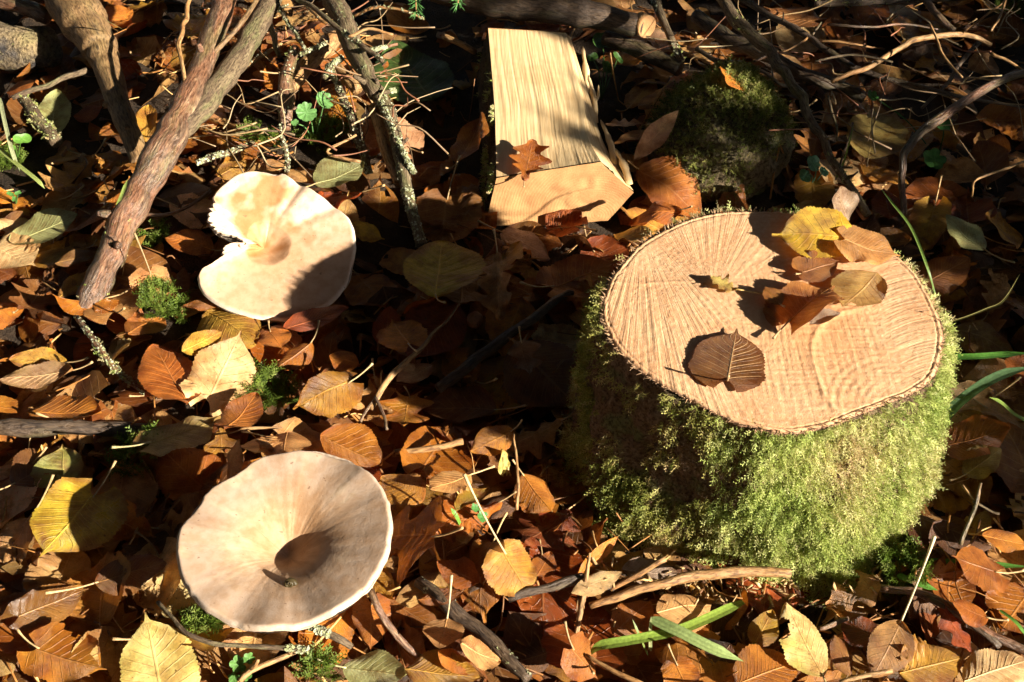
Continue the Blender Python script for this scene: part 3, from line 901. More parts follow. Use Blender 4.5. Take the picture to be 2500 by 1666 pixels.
B_OUT = [(511, 529), (513, 503), (525, 467), (553, 439), (583, 422), (628, 414), (673, 422), (693, 419), (715, 433), (741, 447), (780, 473), (822, 501), (853, 532), (867, 571), (868, 616), (860, 655),
         (845, 697), (814, 734), (769, 759), (727, 779), (685, 784), (634, 777), (581, 765), (527, 742), (494, 714), (482, 686), (488, 661), (516, 644), (536, 627), (544, 607), (567, 596), (592, 599),
         (600, 594), (588, 588), (567, 578), (544, 574), (527, 565), (513, 548)]
def prof_b(r, a):
    z = -0.011 * (1 - r) ** 1.2
    return z - 0.007 * (1 - np.clip(r / 0.30, 0, 1) ** 2) ** 1.3
def col_b(r, a, p):
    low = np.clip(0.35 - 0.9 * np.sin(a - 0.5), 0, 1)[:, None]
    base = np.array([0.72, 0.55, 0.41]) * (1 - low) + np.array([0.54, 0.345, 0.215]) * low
    warm = np.array([0.62, 0.37, 0.19]); brown = np.array([0.42, 0.19, 0.065]); rim = np.array([0.80, 0.70, 0.58])
    t = np.clip(1 - r / 0.5, 0, 1)[:, None]
    c = base * (1 - t) + warm * t
    s = fbm(p, 38, 321, 4)
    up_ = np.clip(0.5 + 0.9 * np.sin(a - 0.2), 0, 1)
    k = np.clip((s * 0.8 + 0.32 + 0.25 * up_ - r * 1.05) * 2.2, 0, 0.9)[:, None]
    c = c * (1 - k) + brown * k
    dd = np.angle(np.exp(1j * (a - 0.95)))
    k2 = (0.85 * np.exp(-(dd / 0.5) ** 2) * np.exp(-((r - 0.32) / 0.2) ** 2) * np.clip(0.75 + 0.7 * fbm(p, 120, 325, 3), 0, 1.1))[:, None]
    c = c * (1 - k2) + np.array([0.46, 0.20, 0.075]) * k2
    e = np.clip((r - 0.965) / 0.03, 0, 1)[:, None]
    return c * (1 - e) + rim * e
p0b = P(655, 600, 0.037)
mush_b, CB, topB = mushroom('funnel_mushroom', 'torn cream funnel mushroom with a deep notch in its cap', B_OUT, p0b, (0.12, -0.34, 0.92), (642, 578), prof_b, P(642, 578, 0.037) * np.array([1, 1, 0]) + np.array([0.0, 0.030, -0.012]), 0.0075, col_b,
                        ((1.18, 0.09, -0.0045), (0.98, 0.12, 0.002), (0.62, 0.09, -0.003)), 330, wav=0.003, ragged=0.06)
for mm_ in (topF, topB):
    i_, j_ = hf_idx(mm_[::2, ::3].reshape(-1, 3))
CAPS = [(mm_[-1], mm_[..., 2].min()) for mm_ in (topF, topB)]
# ------------------------------------------------------------------ leaves
LC = {'rust': (.34, .120, .020), 'orange': (.47, .19, .026), 'tan': (.50, .29, .105), 'cream': (.64, .46, .23), 'yellow': (.56, .37, .045), 'gold': (.46, .25, .035),
      'olive': (.36, .29, .08), 'sage': (.36, .37, .17), 'dark': (.15, .065, .02), 'red': (.27, .065, .014), 'grey': (.30, .23, .17), 'pink': (.50, .30, .16),
      'green': (.035, .075, .018), 'brown': (.26, .115, .030), 'pale': (.70, .60, .22), 'umber': (.17, .082, .026)}
LC = {k: tuple(min(0.78, c * 1.13) for c in v) for k, v in LC.items()}
BLOT = {'yellow': (.36, .19, .04), 'gold': (.30, .12, .025), 'pale': (.55, .45, .12), 'olive': (.27, .16, .05), 'sage': (.30, .30, .12), 'tan': (.36, .19, .07), 'cream': (.50, .31, .12), 'pink': (.38, .20, .11)}

def leaf_np(shape, L, Wr, kx, ky, fold, rng, nt=36, ns=13, serr=0.05, bites=0, wav=1.0, colkey='rust', holes=0):
    """blade in its own frame: x base to tip, y across, z up; returns V, F, UV, C"""
    t = np.linspace(0, 1, nt)
    s = np.linspace(-1, 1, ns)
    if shape == 'lime':
        tb_ = np.clip(t / 0.92, 0, 1)
        w = np.sqrt(np.clip(1 - ((tb_ - 0.40) / 0.61) ** 2, 0, 1)) * (1 - tb_ ** 7) * (0.40 + 0.60 * np.clip(tb_ / 0.12, 0, 1) ** 0.6)
        w = np.maximum(w, 0.085 * np.clip((1 - t) / 0.14, 0, 1))
        back = 0.19 * (1 - t) ** 4
    elif shape == 'oval':
        w = np.sin(np.pi * t ** 0.86) ** 0.78
        back = np.zeros(nt)
    elif shape == 'long':
        w = np.sin(np.pi * t ** 0.95) ** 0.9
        back = np.zeros(nt)
    elif shape == 'oak':
        w = np.sin(np.pi * np.clip(t, 0, 1) ** 1.25) ** 0.7 * (1 + 0.34 * np.sin(t * 2 * np.pi * 4.0 + 1.0))
        w /= w.max(); back = np.zeros(nt)
    elif shape == 'maple':
        w = (t + 0.10) ** 0.5 * (1 - t) ** 0.6
        w = w / w.max() * (1 + 0.42 * np.cos((t - 0.33) * 2 * np.pi * 2.6)); w = np.clip(w, 0, None) / w.max()
        back = 0.2 * (1 - t) ** 3
    W = L * Wr * 0.5
    ph = rng.uniform(0, 1)
    saw = ((t * 23 + ph) % 1.0) - 0.5
    we = w * W * (1 + serr * 2 * saw + 0.06 * vnoise(t[:, None], 9, int(rng.integers(1e6))))
    X = L * (t[:, None] - back[:, None] * np.abs(s)[None] ** 1.6)
    Yc = we[:, None] * s[None]
    inner = w[:, None] * W * s[None]
    Yc = np.where(np.abs(s)[None] > 0.95, Yc, inner)
    asym = 1 + 0.10 * rng.normal() * np.sign(s)
    Yc = Yc * asym[None]
    # quilted surface between side veins, edge waves
    a = t[:, None] * 9 - np.abs(s)[None] ** 0.85 * 2.3
    q = np.abs(np.sin(np.pi * a))
    Z = 0.011 * L * (q - 0.6) * np.clip(1.1 - np.abs(s)[None], 0, 1) * np.clip(np.abs(s)[None] * 5, 0, 1)
    sd = int(rng.integers(1e6))
    Z = Z + wav * L * 0.05 * np.abs(s)[None] ** 2 * vnoise(np.stack([X.ravel() / L * 4.2, Yc.ravel() / L * 2.5], -1), 1, sd).reshape(X.shape)
    Z = Z + wav * L * 0.035 * vnoise(np.stack([X.ravel() / L * 2.2, Yc.ravel() / L * 2.2], -1), 1, sd + 1).reshape(X.shape)
    Z = Z + fold * np.abs(Yc)
    # bend across then along, keeping length
    if abs(ky) > 1e-3:
        kk = ky * (1 + 0.5 * vnoise(t[:, None], 2.0, sd + 2))[:, None]
        ang = kk * Yc
        Y2 = np.sin(ang) / kk - Z * np.sin(ang)
        Z = (1 - np.cos(ang)) / kk + Z * np.cos(ang)
        Yc = Y2
    if abs(kx) > 1e-3:
        ang = kx * (X - 0.35 * L)
        X2 = np.sin(ang) / kx - Z * np.sin(ang)
        Z = (1 - np.cos(ang)) / kx + Z * np.cos(ang)
        X = X2 + 0.35 * L
    V = np.stack([X, Yc, Z], -1).reshape(-1, 3)
    F = grid_faces(nt, ns)
    UV = np.stack(np.broadcast_arrays(t[:, None], (s[None] + 1) / 2), -1).reshape(-1, 2)
    ts = np.stack(np.broadcast_arrays(t[:, None], s[None] * 0.5 * Wr), -1).reshape(-1, 2)
    kill = np.zeros(len(F), bool)
    cf = ts[F].mean(1)
    for _ in range(bites):
        tb = rng.uniform(0.15, 0.95); sb_ = rng.choice([-1, 1])
        c0 = np.array([tb, sb_ * 0.5 * Wr * float(np.interp(tb, t, w))])
        dd = np.hypot(*(cf - c0).T) * (1 + 0.4 * vnoise(cf, 14, sd + 5))
        kill |= dd < rng.uniform(0.06, 0.17)
    for _ in range(holes):
        c0 = np.array([rng.uniform(0.2, 0.8), rng.uniform(-0.25, 0.25)])
        kill |= np.hypot(*(cf - c0).T) < rng.uniform(0.02, 0.045)
    F = F[~kill]
    base = np.array(LC[colkey]); bl = np.array(BLOT.get(colkey, tuple(base * np.array([0.62, 0.5, 0.42]))))
    base = base * np.clip(1 + 0.12 * rng.normal(), 0.7, 1.35) * (1 + 0.06 * rng.normal(size=3))
    k = np.clip(0.35 + 0.7 * fbm(ts, 4.0, sd + 9, 3) + 0.5 * (np.abs(np.repeat(s[None], nt, 0).ravel()) - 0.7), 0, 1)[:, None]
    C = base * (1 - k) + bl * k
    return V, F, UV, np.clip(C, 0.004, 0.9)

def petiole_np(p, d, L, rng, col_=(0.50, 0.34, 0.16), r=0.0009, lift=0.5):
    """stalk from the blade base p along d"""
    d = np.asarray(d, float); d = d / (np.linalg.norm(d) + 1e-9)
    side = np.cross(d, [0, 0, 1.0]) * rng.normal() * 0.25
    pts = [p, p + d * L * 0.4 + side * L * 0.2 + np.array([0, 0, lift * L * 0.15]), p + d * L * 0.75 + side * L * 0.5 + np.array([0, 0, lift * L * 0.45]), p + d * L + side * L * 0.8 + np.array([0, 0, lift * L * 0.75])]
    pth = smooth_path(pts, 9)
    rd = r * np.array([0.8, 0.8, 0.8, 0.8, 0.85, 0.9, 1.0, 1.35, 1.45])
    v, f = tube_np(pth, rd, 6)
    return v, f, np.array(col_)

def blur_at(V, rad=2):
    i, j = hf_idx(V)
    acc = 0
    for di in (-rad, 0, rad):
        for dj in (-rad, 0, rad):
            acc = acc + HF[np.clip(i + di, 0, NX - 1), np.clip(j + dj, 0, NY - 1)]
    return acc / 9

def veins_np(V, nt, ns, L, rng, col_, thick=1.0):
    """raised midrib and side veins following a blade grid"""
    G_ = V.reshape(nt, ns, 3)
    def at(t, s):
        x = np.clip(t, 0, 1) * (nt - 1); y = (np.clip(s, -1, 1) + 1) / 2 * (ns - 1)
        i = np.minimum(x.astype(int), nt - 2); j = np.minimum(y.astype(int), ns - 2)
        f = (x - i)[:, None]; g = (y - j)[:, None]
        return G_[i, j] * (1 - f) * (1 - g) + G_[i + 1, j] * f * (1 - g) + G_[i, j + 1] * (1 - f) * g + G_[i + 1, j + 1] * f * g
    lift = np.array([0, 0, 0.00005])
    ps = []
    t = np.linspace(0, 0.97, 22)
    v, f = tube_np(at(t, 0 * t) + lift, np.linspace(1, 0.25, 22) * 0.0065 * L, 5, cap=False)
    ps.append((v, f, col_))
    for k in range(7):
        for sg in (-1, 1):
            s = np.linspace(0, 0.9, 9)
            tt = 0.02 + k / 9.0 + (0.02 if sg > 0 else 0) + 0.2555 * s ** 0.85
            if tt[-1] > 1.02: s = s * 0.6; tt = 0.02 + k / 9.0 + 0.2555 * s ** 0.85
            v, f = tube_np(at(tt, sg * s) + lift, np.linspace(1, 0.35, 9) * 0.0028 * L * thick, 4, cap=False)
            ps.append((v, f, col_))
    return join_np(ps)

def add_leaf(V, F, UV, C, wet, base_w, xdir, label, group, rng, pet=0.02, pcol=(0.50, 0.34, 0.16), plift=0.5, pdir=None, name='fallen_leaf', stamp=True, veins=None):
    root = thing(name, label, 'leaf', base_w, group)
    obj('blade', mesh_np('blade', V - base_w, F, UV, C, wet), M['leaf'], root)
    if pet > 0:
        d = -np.asarray(xdir) if pdir is None else np.asarray(pdir)
        v, f, c = petiole_np(base_w + np.asarray(xdir) * 0.002, d, pet, rng, np.array(pcol) * rng.uniform(0.55, 1.1), 0.00055 + 0.006 * pet, plift)
        obj('stalk', mesh_np('stalk', v - base_w, f, colr=c), M['petiole'], root)
    if veins is not None:
        v, f, c = veins_np(V, veins[0], veins[1], veins[2], rng, np.array([0.40, 0.25, 0.12]) if veins[3] else np.clip(C.mean(0) * 1.2 + np.array([0.04, 0.028, 0.012]), 0, 0.8), 1.7 if veins[3] else 1.0)
        obj('veins', mesh_np('veins', v - base_w, f, colr=c), M['petiole'], root)
    if stamp:
        hf_stamp(V)
    return root

def frame(x, roll):
    x = np.asarray(x, float); x = x / np.linalg.norm(x)
    y = np.cross([0, 0, 1.0], x); y /= np.linalg.norm(y)
    z = np.cross(x, y)
    y2 = y * math.cos(roll) + z * math.sin(roll)
    z2 = np.cross(x, y2)
    return np.stack([x, y2, z2], 0)

def settle(V, pct=75, drape=True, lim=0.03):
    z0 = np.percentile(hf(V) - V[:, 2], pct)
    V = V + np.array([0, 0, np.clip(z0, -lim, lim) + 0.0006])
    if drape:
        hb = np.minimum(blur_at(V), V[:, 2] + 0.012)
        V[:, 2] = np.maximum(V[:, 2], hb + 0.0004)
    return V

# --- deep litter: uncountable pieces under the leaves one can tell apart
rng = np.random.default_rng(77)
parts, uvs = [], []
for k in range(6200):
    if k < 1700:
        u, v_ = rng.uniform(-250, 2750), rng.uniform(-180, 1850)
        p = P(u, v_, 0)
    else:
        p = np.array([rng.uniform(-1.25, 1.25), rng.uniform(-0.7, 1.3), 0])
        dq = p - CAM
        qu, qv = W_PX / 2 + FPX * dq[0] / (dq @ FWD), H_PX / 2 - FPX * (dq @ UPV) / (dq @ FWD)
        if -100 < qu < 2600 and -80 < qv < 1740 and k % 4: continue
    ii = hf_idx(p[None])
    if BLOCK[ii][0]: continue
    ck = rng.choice(['rust', 'dark', 'brown', 'dark', 'brown', 'rust', 'orange', 'gold', 'tan', 'tan'])
    L = rng.uniform(0.026, 0.060)
    V, F, UV, C = leaf_np(rng.choice(['lime', 'oval', 'oval', 'oak']), L, rng.uniform(0.5, 0.95), rng.normal() * 14, rng.normal() * 16, rng.normal() * 0.2, rng, 13 if k < 1700 else 9, 7 if k < 1700 else 5, 0.0, int(rng.integers(0, 3)), 1.4, ck)
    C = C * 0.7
    h = rng.uniform(0, 2 * np.pi)
    R = frame([math.cos(h), math.sin(h), rng.normal() * 0.25], rng.normal() * 0.35)
    V = (V - np.array([L / 2, 0, 0])) @ R + np.array([p[0], p[1], 0])
    z0 = np.percentile(hf(V) - V[:, 2], 55)
    V[:, 2] += z0
    # pieces that would ride up onto other things stay on the floor
    if V[:, 2].max() > 0.045 or BLOCK[hf_idx(V)].mean() > 0.3: continue
    hf_stamp(V)
    parts.append((V, [F], C)); uvs.append(UV)
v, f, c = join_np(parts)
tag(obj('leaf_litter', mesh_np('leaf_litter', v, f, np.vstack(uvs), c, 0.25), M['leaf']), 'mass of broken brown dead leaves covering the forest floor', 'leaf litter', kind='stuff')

# --- twig litter, tiny
parts = []
for k in range(900):
    u, v_ = rng.uniform(-200, 2700), rng.uniform(-150, 1800)
    p = P(u, v_, 0)
    if BLOCK[hf_idx(p[None])][0]: continue
    h = rng.uniform(0, np.pi); L = rng.uniform(0.008, 0.04)
    d = np.array([math.cos(h), math.sin(h), 0]) * L
    q = np.array([p - d / 2, p + rng.normal(size=3) * 0.06 * L, p + d / 2])
    q[:, 2] = hf(q) + 0.001 + rng.uniform(0, 0.003)
    vv, ff = tube_np(smooth_path(q, 5), rng.uniform(0.0003, 0.0009), 5)
    cc_ = np.array(rng.choice(['tan', 'brown', 'dark', 'rust']) and LC[rng.choice(['tan', 'brown', 'dark', 'brown'])])
    parts.append((vv, ff, cc_))
v, f, c = join_np(parts)
tag(obj('twig_litter', mesh_np('twig_litter', v, f, colr=c), M['petiole']), 'tiny broken twigs, stalks and needles strewn through the litter', 'twig litter', kind='stuff')

# --- scattered single leaves, placed around the ones read off the photograph
HAND = []   # filled below: (base px, tip px, width ratio, shape, colour, kx, ky, fold, roll, lift_base, lift_tip, petiole, wet, bites, label)
def hand(b, t, wr, shape, ck, label, kx=0, ky=0, fold=0, roll=0, lb=0.004, lt=0.004, pet=0.02, wet=0.35, bites=0, z=None, wav=1.0, pdir=None, pl=0.5, pcol=(0.50, 0.34, 0.16), holes=0):
    HAND.append(dict(b=b, t=t, wr=wr, shape=shape, ck=ck, label=label, kx=kx, ky=ky, fold=fold, roll=roll, lb=lb, lt=lt, pet=pet, wet=wet, bites=bites, z=z, wav=wav, pdir=pdir, pl=pl, pcol=pcol, holes=holes))
ZT = Z_TOP + 0.001
# on the stump
hand((1776, 930), (1799, 803), 0.95, 'lime', 'umber', 'dark brown heart-shaped leaf with pale veins lying alone on the stump top', kx=1, ky=-2, lb=ZT + .0010, lt=ZT + .0022, z=1, pet=.012, pl=1.6, pcol=(.62, .42, .2), wav=.3)
hand((1925, 785), (2035, 690), 0.95, 'lime', 'brown', 'curled reddish brown leaf with long pale stalk at the stump centre', kx=-6, ky=24, roll=-.4, lb=ZT + .003, lt=ZT + .008, z=1, pet=.022, pl=.2, pcol=(.66, .45, .22), wav=1.5)
hand((1958, 668), (2052, 640), 0.9, 'lime', 'brown', 'crumpled brown leaf with raised pale veins under the yellow leaf on the stump', kx=10, ky=16, lb=ZT + .002, lt=ZT + .004, z=1, pet=.008, wav=1.4)
hand((2142, 668), (2056, 752), 0.80, 'oval', 'olive', 'flat olive leaf with yellow patches on the stump top', kx=3, ky=5, lb=ZT + .005, lt=ZT + .003, z=1, pet=0, bites=1)
hand((2052, 580), (1886, 566), 0.92, 'lime', 'yellow', 'yellow leaf curling up at one edge on the stump rim', kx=-3, ky=6, roll=-.22, lb=ZT + .008, lt=ZT + .008, z=1, pet=0)
hand((2062, 585), (2196, 628), 0.95, 'lime', 'tan', 'glossy tan-orange leaf overhanging the stump rim beside the yellow leaf', kx=4, ky=-8, lb=ZT + .010, lt=ZT + .006, z=1, pet=0, wet=.8)
hand((1976, 792), (2052, 762), 0.5, 'oval', 'grey', 'small grey-brown folded leaf beside the curled leaf on the stump', ky=20, fold=.3, lb=ZT + .002, lt=ZT + .005, z=1, pet=0)
hand((1905, 745), (1868, 700), 0.75, 'oval', 'brown', 'small brown leaf tucked against the curled leaf on the stump', kx=8, ky=14, lb=ZT + .004, lt=ZT + .006, z=1, pet=.006)
hand((1800, 708), (1735, 680), 0.85, 'oak', 'olive', 'little lobed straw-yellow seed bract on the stump top', kx=4, ky=10, lb=ZT + .001, lt=ZT + .003, z=1, pet=.028, pdir=(.8, -.35, -.05), pl=0, pcol=(.55, .38, .14), wav=2.5)
# log and the hollow beside it
hand((1280, 445), (1300, 345), 0.72, 'oak', 'rust', 'brown lobed leaf stuck on the split face of the log', kx=4, ky=12, lb=z_a + .004, lt=z_a + .012, z=1, pet=.012, wav=1.4)
hand((1575, 305), (1478, 300), 0.42, 'oak', 'pink', 'curled pale pinkish leaf beside the torn edge of the log', ky=40, fold=.2, lb=.05, lt=.05, z=1, pet=.006)
hand((1545, 395), (1658, 268), 0.30, 'long', 'pink', 'long pale leaf standing on edge against the mossy stone', ky=22, roll=.6, lb=.035, lt=.065, z=1, pet=.01)
hand((1600, 320), (1500, 350), 0.34, 'long', 'tan', 'narrow tan leaf rolled up between log and stone', ky=45, lb=.045, lt=.045, z=1, pet=.012)
hand((1660, 225), (1560, 265), 0.55, 'oval', 'tan', 'dull tan leaf lying in the shade above the log hollow', kx=6, lb=.03, lt=.03, z=1, pet=.02)
hand((1555, 410), (1715, 520), 0.72, 'oval', 'rust', 'large plain orange-brown leaf leaning behind the stump', kx=-4, ky=8, roll=.2, lb=.035, lt=.012, z=1, pet=.01)
hand((1665, 512), (1530, 530), 0.55, 'oval', 'rust', 'wrinkled rust leaf arched at the back edge of the stump', kx=-18, ky=6, lb=.05, lt=.035, z=1, pet=.01, wav=1.6)
hand((1590, 575), (1498, 562), 0.55, 'oval', 'yellow', 'small bright yellow leaf touching the back edge of the stump', kx=-10, lb=.045, lt=.03, z=1, pet=0)
hand((1815, 222), (1760, 160), 0.9, 'oval', 'orange', 'fan-shaped orange leaf perched on the mossy stone', ky=14, roll=.5, lb=.078, lt=.086, z=1, pet=.018, pdir=(.1, -.4, -.8), pl=0)
hand((1325, 600), (1385, 480), 0.0, 'oval', 'tan', '') if False else None
# left and middle
hand((222, 1195), (92, 1352), 0.92, 'lime', 'yellow', 'bright yellow heart-shaped leaf half in shade left of the large mushroom', kx=2, ky=-3, lb=.018, lt=.022, roll=-.15, pet=.025, wet=.75, pl=.6)
hand((392, 1690), (350, 1482), 0.80, 'lime', 'pale', 'yellow-green pointed leaf with brown blotches below the large mushroom', kx=-2, ky=-5, lb=.024, lt=.030, pet=0)
hand((22, 585), (190, 520), 0.70, 'oval', 'sage', 'pale grey-green serrated leaf beside the forked branch', kx=3, ky=4, lb=.012, lt=.012, pet=0, serr=None) if False else hand((22, 585), (190, 520), 0.70, 'oval', 'sage', 'pale grey-green serrated leaf lying beside the forked branch foot', kx=3, ky=4, lb=.014, lt=.014, pet=0)
hand((120, 322), (135, 208), 0.62, 'oval', 'sage', 'grey-green toothed leaf standing beside the mossy broken stick', kx=-3, lb=.012, lt=.02, pet=.012)
hand((-10, 600), (85, 640), 0.85, 'lime', 'cream', 'cream yellow leaf overlapped by the pale grey-green serrated leaf', kx=-4, ky=6, lb=.012, lt=.006, pet=0)
hand((768, 445), (888, 392), 0.85, 'oval', 'sage', 'light green leaf lying behind the torn mushroom', kx=5, ky=6, lb=.016, lt=.02, pet=.018)
hand((868, 550), (938, 575), 0.85, 'lime', 'yellow', 'small olive-yellow leaf with black spots beside the torn mushroom cap', kx=4, pet=0, lb=.01, lt=.01)
hand((1062, 715), (1078, 572), 0.66, 'oval', 'yellow', 'upright yellow oval leaf with dark midline in the stump shadow', kx=-4, ky=8, lb=.014, lt=.022, pet=.025)
hand((1088, 478), (1078, 608), 0.98, 'lime', 'brown', 'round brown leaf with stalk pointing up behind the yellow oval leaf', kx=4, ky=5, lb=.012, lt=.008, pet=.035)
hand((1100, 400), (1012, 440), 0.85, 'oval', 'brown', 'dull brown leaf in the shade beside the log bark', kx=6, lb=.006, lt=.006, pet=.03)
hand((1212, 600), (1222, 770), 0.42, 'oak', 'tan', 'folded tan lobed leaf standing in front of the log end', ky=30, fold=.25, roll=.4, lb=.025, lt=.01, pet=.022, pl=.2)
hand((1222, 560), (1345, 618), 0.72, 'oval', 'grey', 'dusty grey-brown leaf with crossing twig shadows before the log end', kx=-5, lb=.014, lt=.012, pet=.02)
hand((1352, 690), (1508, 640), 0.68, 'lime', 'rust', 'shaded orange-brown leaf beside the stump with thick stalk', kx=5, ky=7, lb=.016, lt=.02, pet=.03)
hand((935, 838), (952, 742), 0.7, 'oval', 'red', 'dark red leaf behind the orange round leaf in the stump shadow', kx=4, lb=.012, lt=.016, pet=0)
hand((1000, 830), (955, 770), 0.95, 'lime', 'orange', 'orange-red round leaf in the stump shadow', kx=-6, ky=6, lb=.018, lt=.02, pet=.02)
hand((1118, 738), (1000, 885), 0.66, 'oval', 'red', 'large dark red leaf under the thin bare twig', kx=4, ky=-5, lb=.012, lt=.010, pet=0)
hand((1130, 640), (1125, 745), 0.72, 'oak', 'grey', 'grey lobed oak leaf in deep shade beside the yellow oval leaf', kx=4, lb=.006, lt=.006, pet=0)
hand((1255, 830), (1400, 985), 0.92, 'oval', 'brown', 'broad dark brown leaf against the shaded foot of the stump', kx=3, ky=-5, lb=.016, lt=.008, pet=0)
hand((1268, 825), (1292, 905), 0.95, 'maple', 'grey', 'crumpled grey lobed leaf lying on the broad dark brown leaf', kx=12, ky=18, lb=.026, lt=.022, pet=.01, wav=2)
hand((1055, 885), (968, 925), 0.6, 'oval', 'pink', 'small pale curled leaf at the edge of the stump shadow', ky=-22, lb=.016, lt=.014, pet=0)
hand((995, 958), (985, 1040), 1.0, 'maple', 'orange', 'sunlit jagged orange leaf by the fork of the thin twig', kx=6, ky=10, lb=.018, lt=.018, pet=.01, wet=.4)
hand((1212, 985), (1032, 990), 0.62, 'oval', 'brown', 'brown leaf half lit with pale stalk near the stump shadow edge', kx=-4, ky=6, lb=.014, lt=.012, pet=.024)
hand((1255, 1045), (1150, 1095), 0.72, 'oval', 'orange', 'orange serrated leaf bending out of the stump shadow', kx=10, ky=-10, lb=.020, lt=.012, pet=.01)
hand((1238, 1162), (1220, 1090), 0.42, 'long', 'pale', 'slim yellow-green leaf standing upright in the litter', ky=10, lb=.006, lt=.030, pet=.012)
hand((1275, 1150), (1345, 1240), 0.95, 'oval', 'orange', 'folded orange leaf at the shaded foot of the stump', ky=-26, fold=-.3, lb=.022, lt=.010, pet=.012)
hand((455, 975), (375, 818), 0.62, 'oval', 'rust', 'tall brown leaf with parallel veins beside the cream leaf', kx=-5, ky=-9, roll=.4, lb=.018, lt=.036, pet=0)
hand((505, 968), (588, 802), 0.70, 'lime', 'cream', 'big cream leaf with clear veins between the two mushrooms', kx=3, ky=-7, roll=.35, lb=.022, lt=.036, pet=0)
hand((440, 850), (540, 800), 0.5, 'oval', 'yellow', 'yellow leaf behind the cream leaf folded along its length', ky=30, roll=.6, lb=.02, lt=.026, pet=0)
hand((500, 742), (618, 822), 0.72, 'oval', 'gold', 'speckled golden brown leaf in front of the torn mushroom', kx=-5, ky=-4, lb=.012, lt=.014, pet=0)
hand((362, 1070), (538, 1020), 0.78, 'lime', 'olive', 'pale olive heart-shaped leaf with long stalk behind the large mushroom', kx=3, ky=-6, roll=-.25, lb=.030, lt=.026, pet=.026, pcol=(.5, .42, .2))
hand((66, 1000), (238, 990), 0.55, 'oval', 'orange', 'arched orange leaf resting on the dark lying stick', kx=-6, ky=-16, lb=.014, lt=.014, pet=0)
hand((160, 872), (20, 868), 0.58, 'oval', 'gold', 'golden yellow leaf with smooth surface near the forked branch foot', kx=-5, ky=-10, lb=.020, lt=.018, pet=.02)
hand((175, 892), (-5, 920), 0.42, 'oval', 'cream', 'creamy yellow leaf with toothed edge beneath the golden leaf', ky=16, lb=.014, lt=.012, pet=.018)
hand((850, 915), (715, 985), 0.85, 'lime', 'gold', 'glossy golden brown leaf doming over a moss tuft', kx=-9, ky=-12, lb=.030, lt=.020, pet=.020, wet=.8, pcol=(.68, .5, .25))
hand((760, 825), (672, 890), 0.66, 'oval', 'rust', 'shiny rust leaf with pale stalk below the torn mushroom', ky=-16, fold=-.2, lb=.020, lt=.018, pet=.016, wet=.7)
hand((875, 880), (803, 860), 0.9, 'oval', 'orange', 'orange leaf crossed by a twig shadow under the red leaves', kx=-6, ky=-8, lb=.018, lt=.018, pet=0)
hand((782, 1050), (930, 1125), 0.72, 'oval', 'rust', 'large serrated rust leaf behind the large mushroom rim', kx=-4, ky=-6, lb=.02, lt=.016, pet=0)
hand((1064, 1296), (905, 1300), 1.3, 'maple', 'orange', 'big wet orange lobed leaf under the rim of the large mushroom', kx=3, ky=-5, lb=.034, lt=.030, pet=.022, wet=1.0, pcol=(.55, .33, .14))
hand((1228, 1340), (1300, 1452), 0.98, 'lime', 'gold', 'tan heart-shaped leaf with long upright stalk by the fallen twigs', kx=5, ky=-7, lb=.026, lt=.014, pet=.045, pcol=(.58, .40, .2))
hand((232, 1420), (400, 1365), 0.68, 'oval', 'brown', 'broad brown leaf in the shadow of the large mushroom', kx=3, ky=-5, lb=.014, lt=.018, pet=.03)
hand((40, 1490), (215, 1425), 0.58, 'lime', 'brown', 'wet dark brown leaf at the foot of the yellow heart-shaped leaf', kx=-6, ky=-8, lb=.014, lt=.012, pet=0, wet=1.0)
hand((85, 1580), (255, 1625), 0.75, 'lime', 'orange', 'torn orange leaf beside the yellow-green blotched leaf', kx=4, ky=-6, lb=.014, lt=.016, pet=.016, bites=2, wet=.5)
hand((362, 655), (388, 742), 1.0, 'lime', 'tan', 'brown round leaf with tall thin stalk beside the forked branch', kx=4, ky=-6, lb=.020, lt=.010, pet=.026)
hand((520, 600), (402, 570), 0.66, 'oval', 'orange', 'orange leaf beside the torn mushroom notch', kx=-6, ky=-8, lb=.016, lt=.016, pet=.018)
hand((132, 635), (238, 612), 0.5, 'oval', 'brown', 'brown leaf slipping under the forked branch', kx=-5, lb=.012, lt=.012, pet=0)
hand((140, 720), (225, 650), 0.5, 'oval', 'gold', 'yellow-brown leaf pressed against the forked branch side', kx=-4, ky=9, lb=.016, lt=.018, pet=0)
hand((838, 1625), (992, 1640), 0.62, 'oval', 'sage', 'light green serrated leaf below the large mushroom with pale stalk', kx=3, ky=-5, lb=.020, lt=.020, pet=.018, pcol=(.6, .55, .3))
hand((986, 1630), (1172, 1650), 0.5, 'oval', 'gold', 'tan leaf with wide veins overlapping the light green serrated leaf', kx=-5, ky=-10, lb=.018, lt=.018, pet=0, wet=.6)
hand((905, 1460), (905, 1580), 0.72, 'lime', 'rust', 'creased rust leaf hanging off the twig by the large mushroom', ky=-16, fold=-.25, lb=.03, lt=.012, pet=.01)
hand((1092, 1500), (1072, 1580), 0.7, 'oval', 'tan', 'light brown leaf with a white stalk on the dark rotting twig', kx=6, ky=10, lb=.020, lt=.016, pet=.024, pl=1.2, pcol=(.66, .52, .3))
hand((1125, 1562), (1215, 1610), 0.55, 'oval', 'tan', 'small tan leaf curled against the dark rotting twig', ky=-18, lb=.018, lt=.016, pet=0)
hand((1068, 1585), (1162, 1638), 0.5, 'oval', 'orange', 'small folded orange leaf near the bottom tan leaf', ky=-24, lb=.022, lt=.020, pet=0)
hand((1395, 1575), (1455, 1650), 0.95, 'lime', 'rust', 'rust heart-shaped leaf below the bent green grass blade', kx=5, ky=-8, lb=.020, lt=.016, pet=.014)
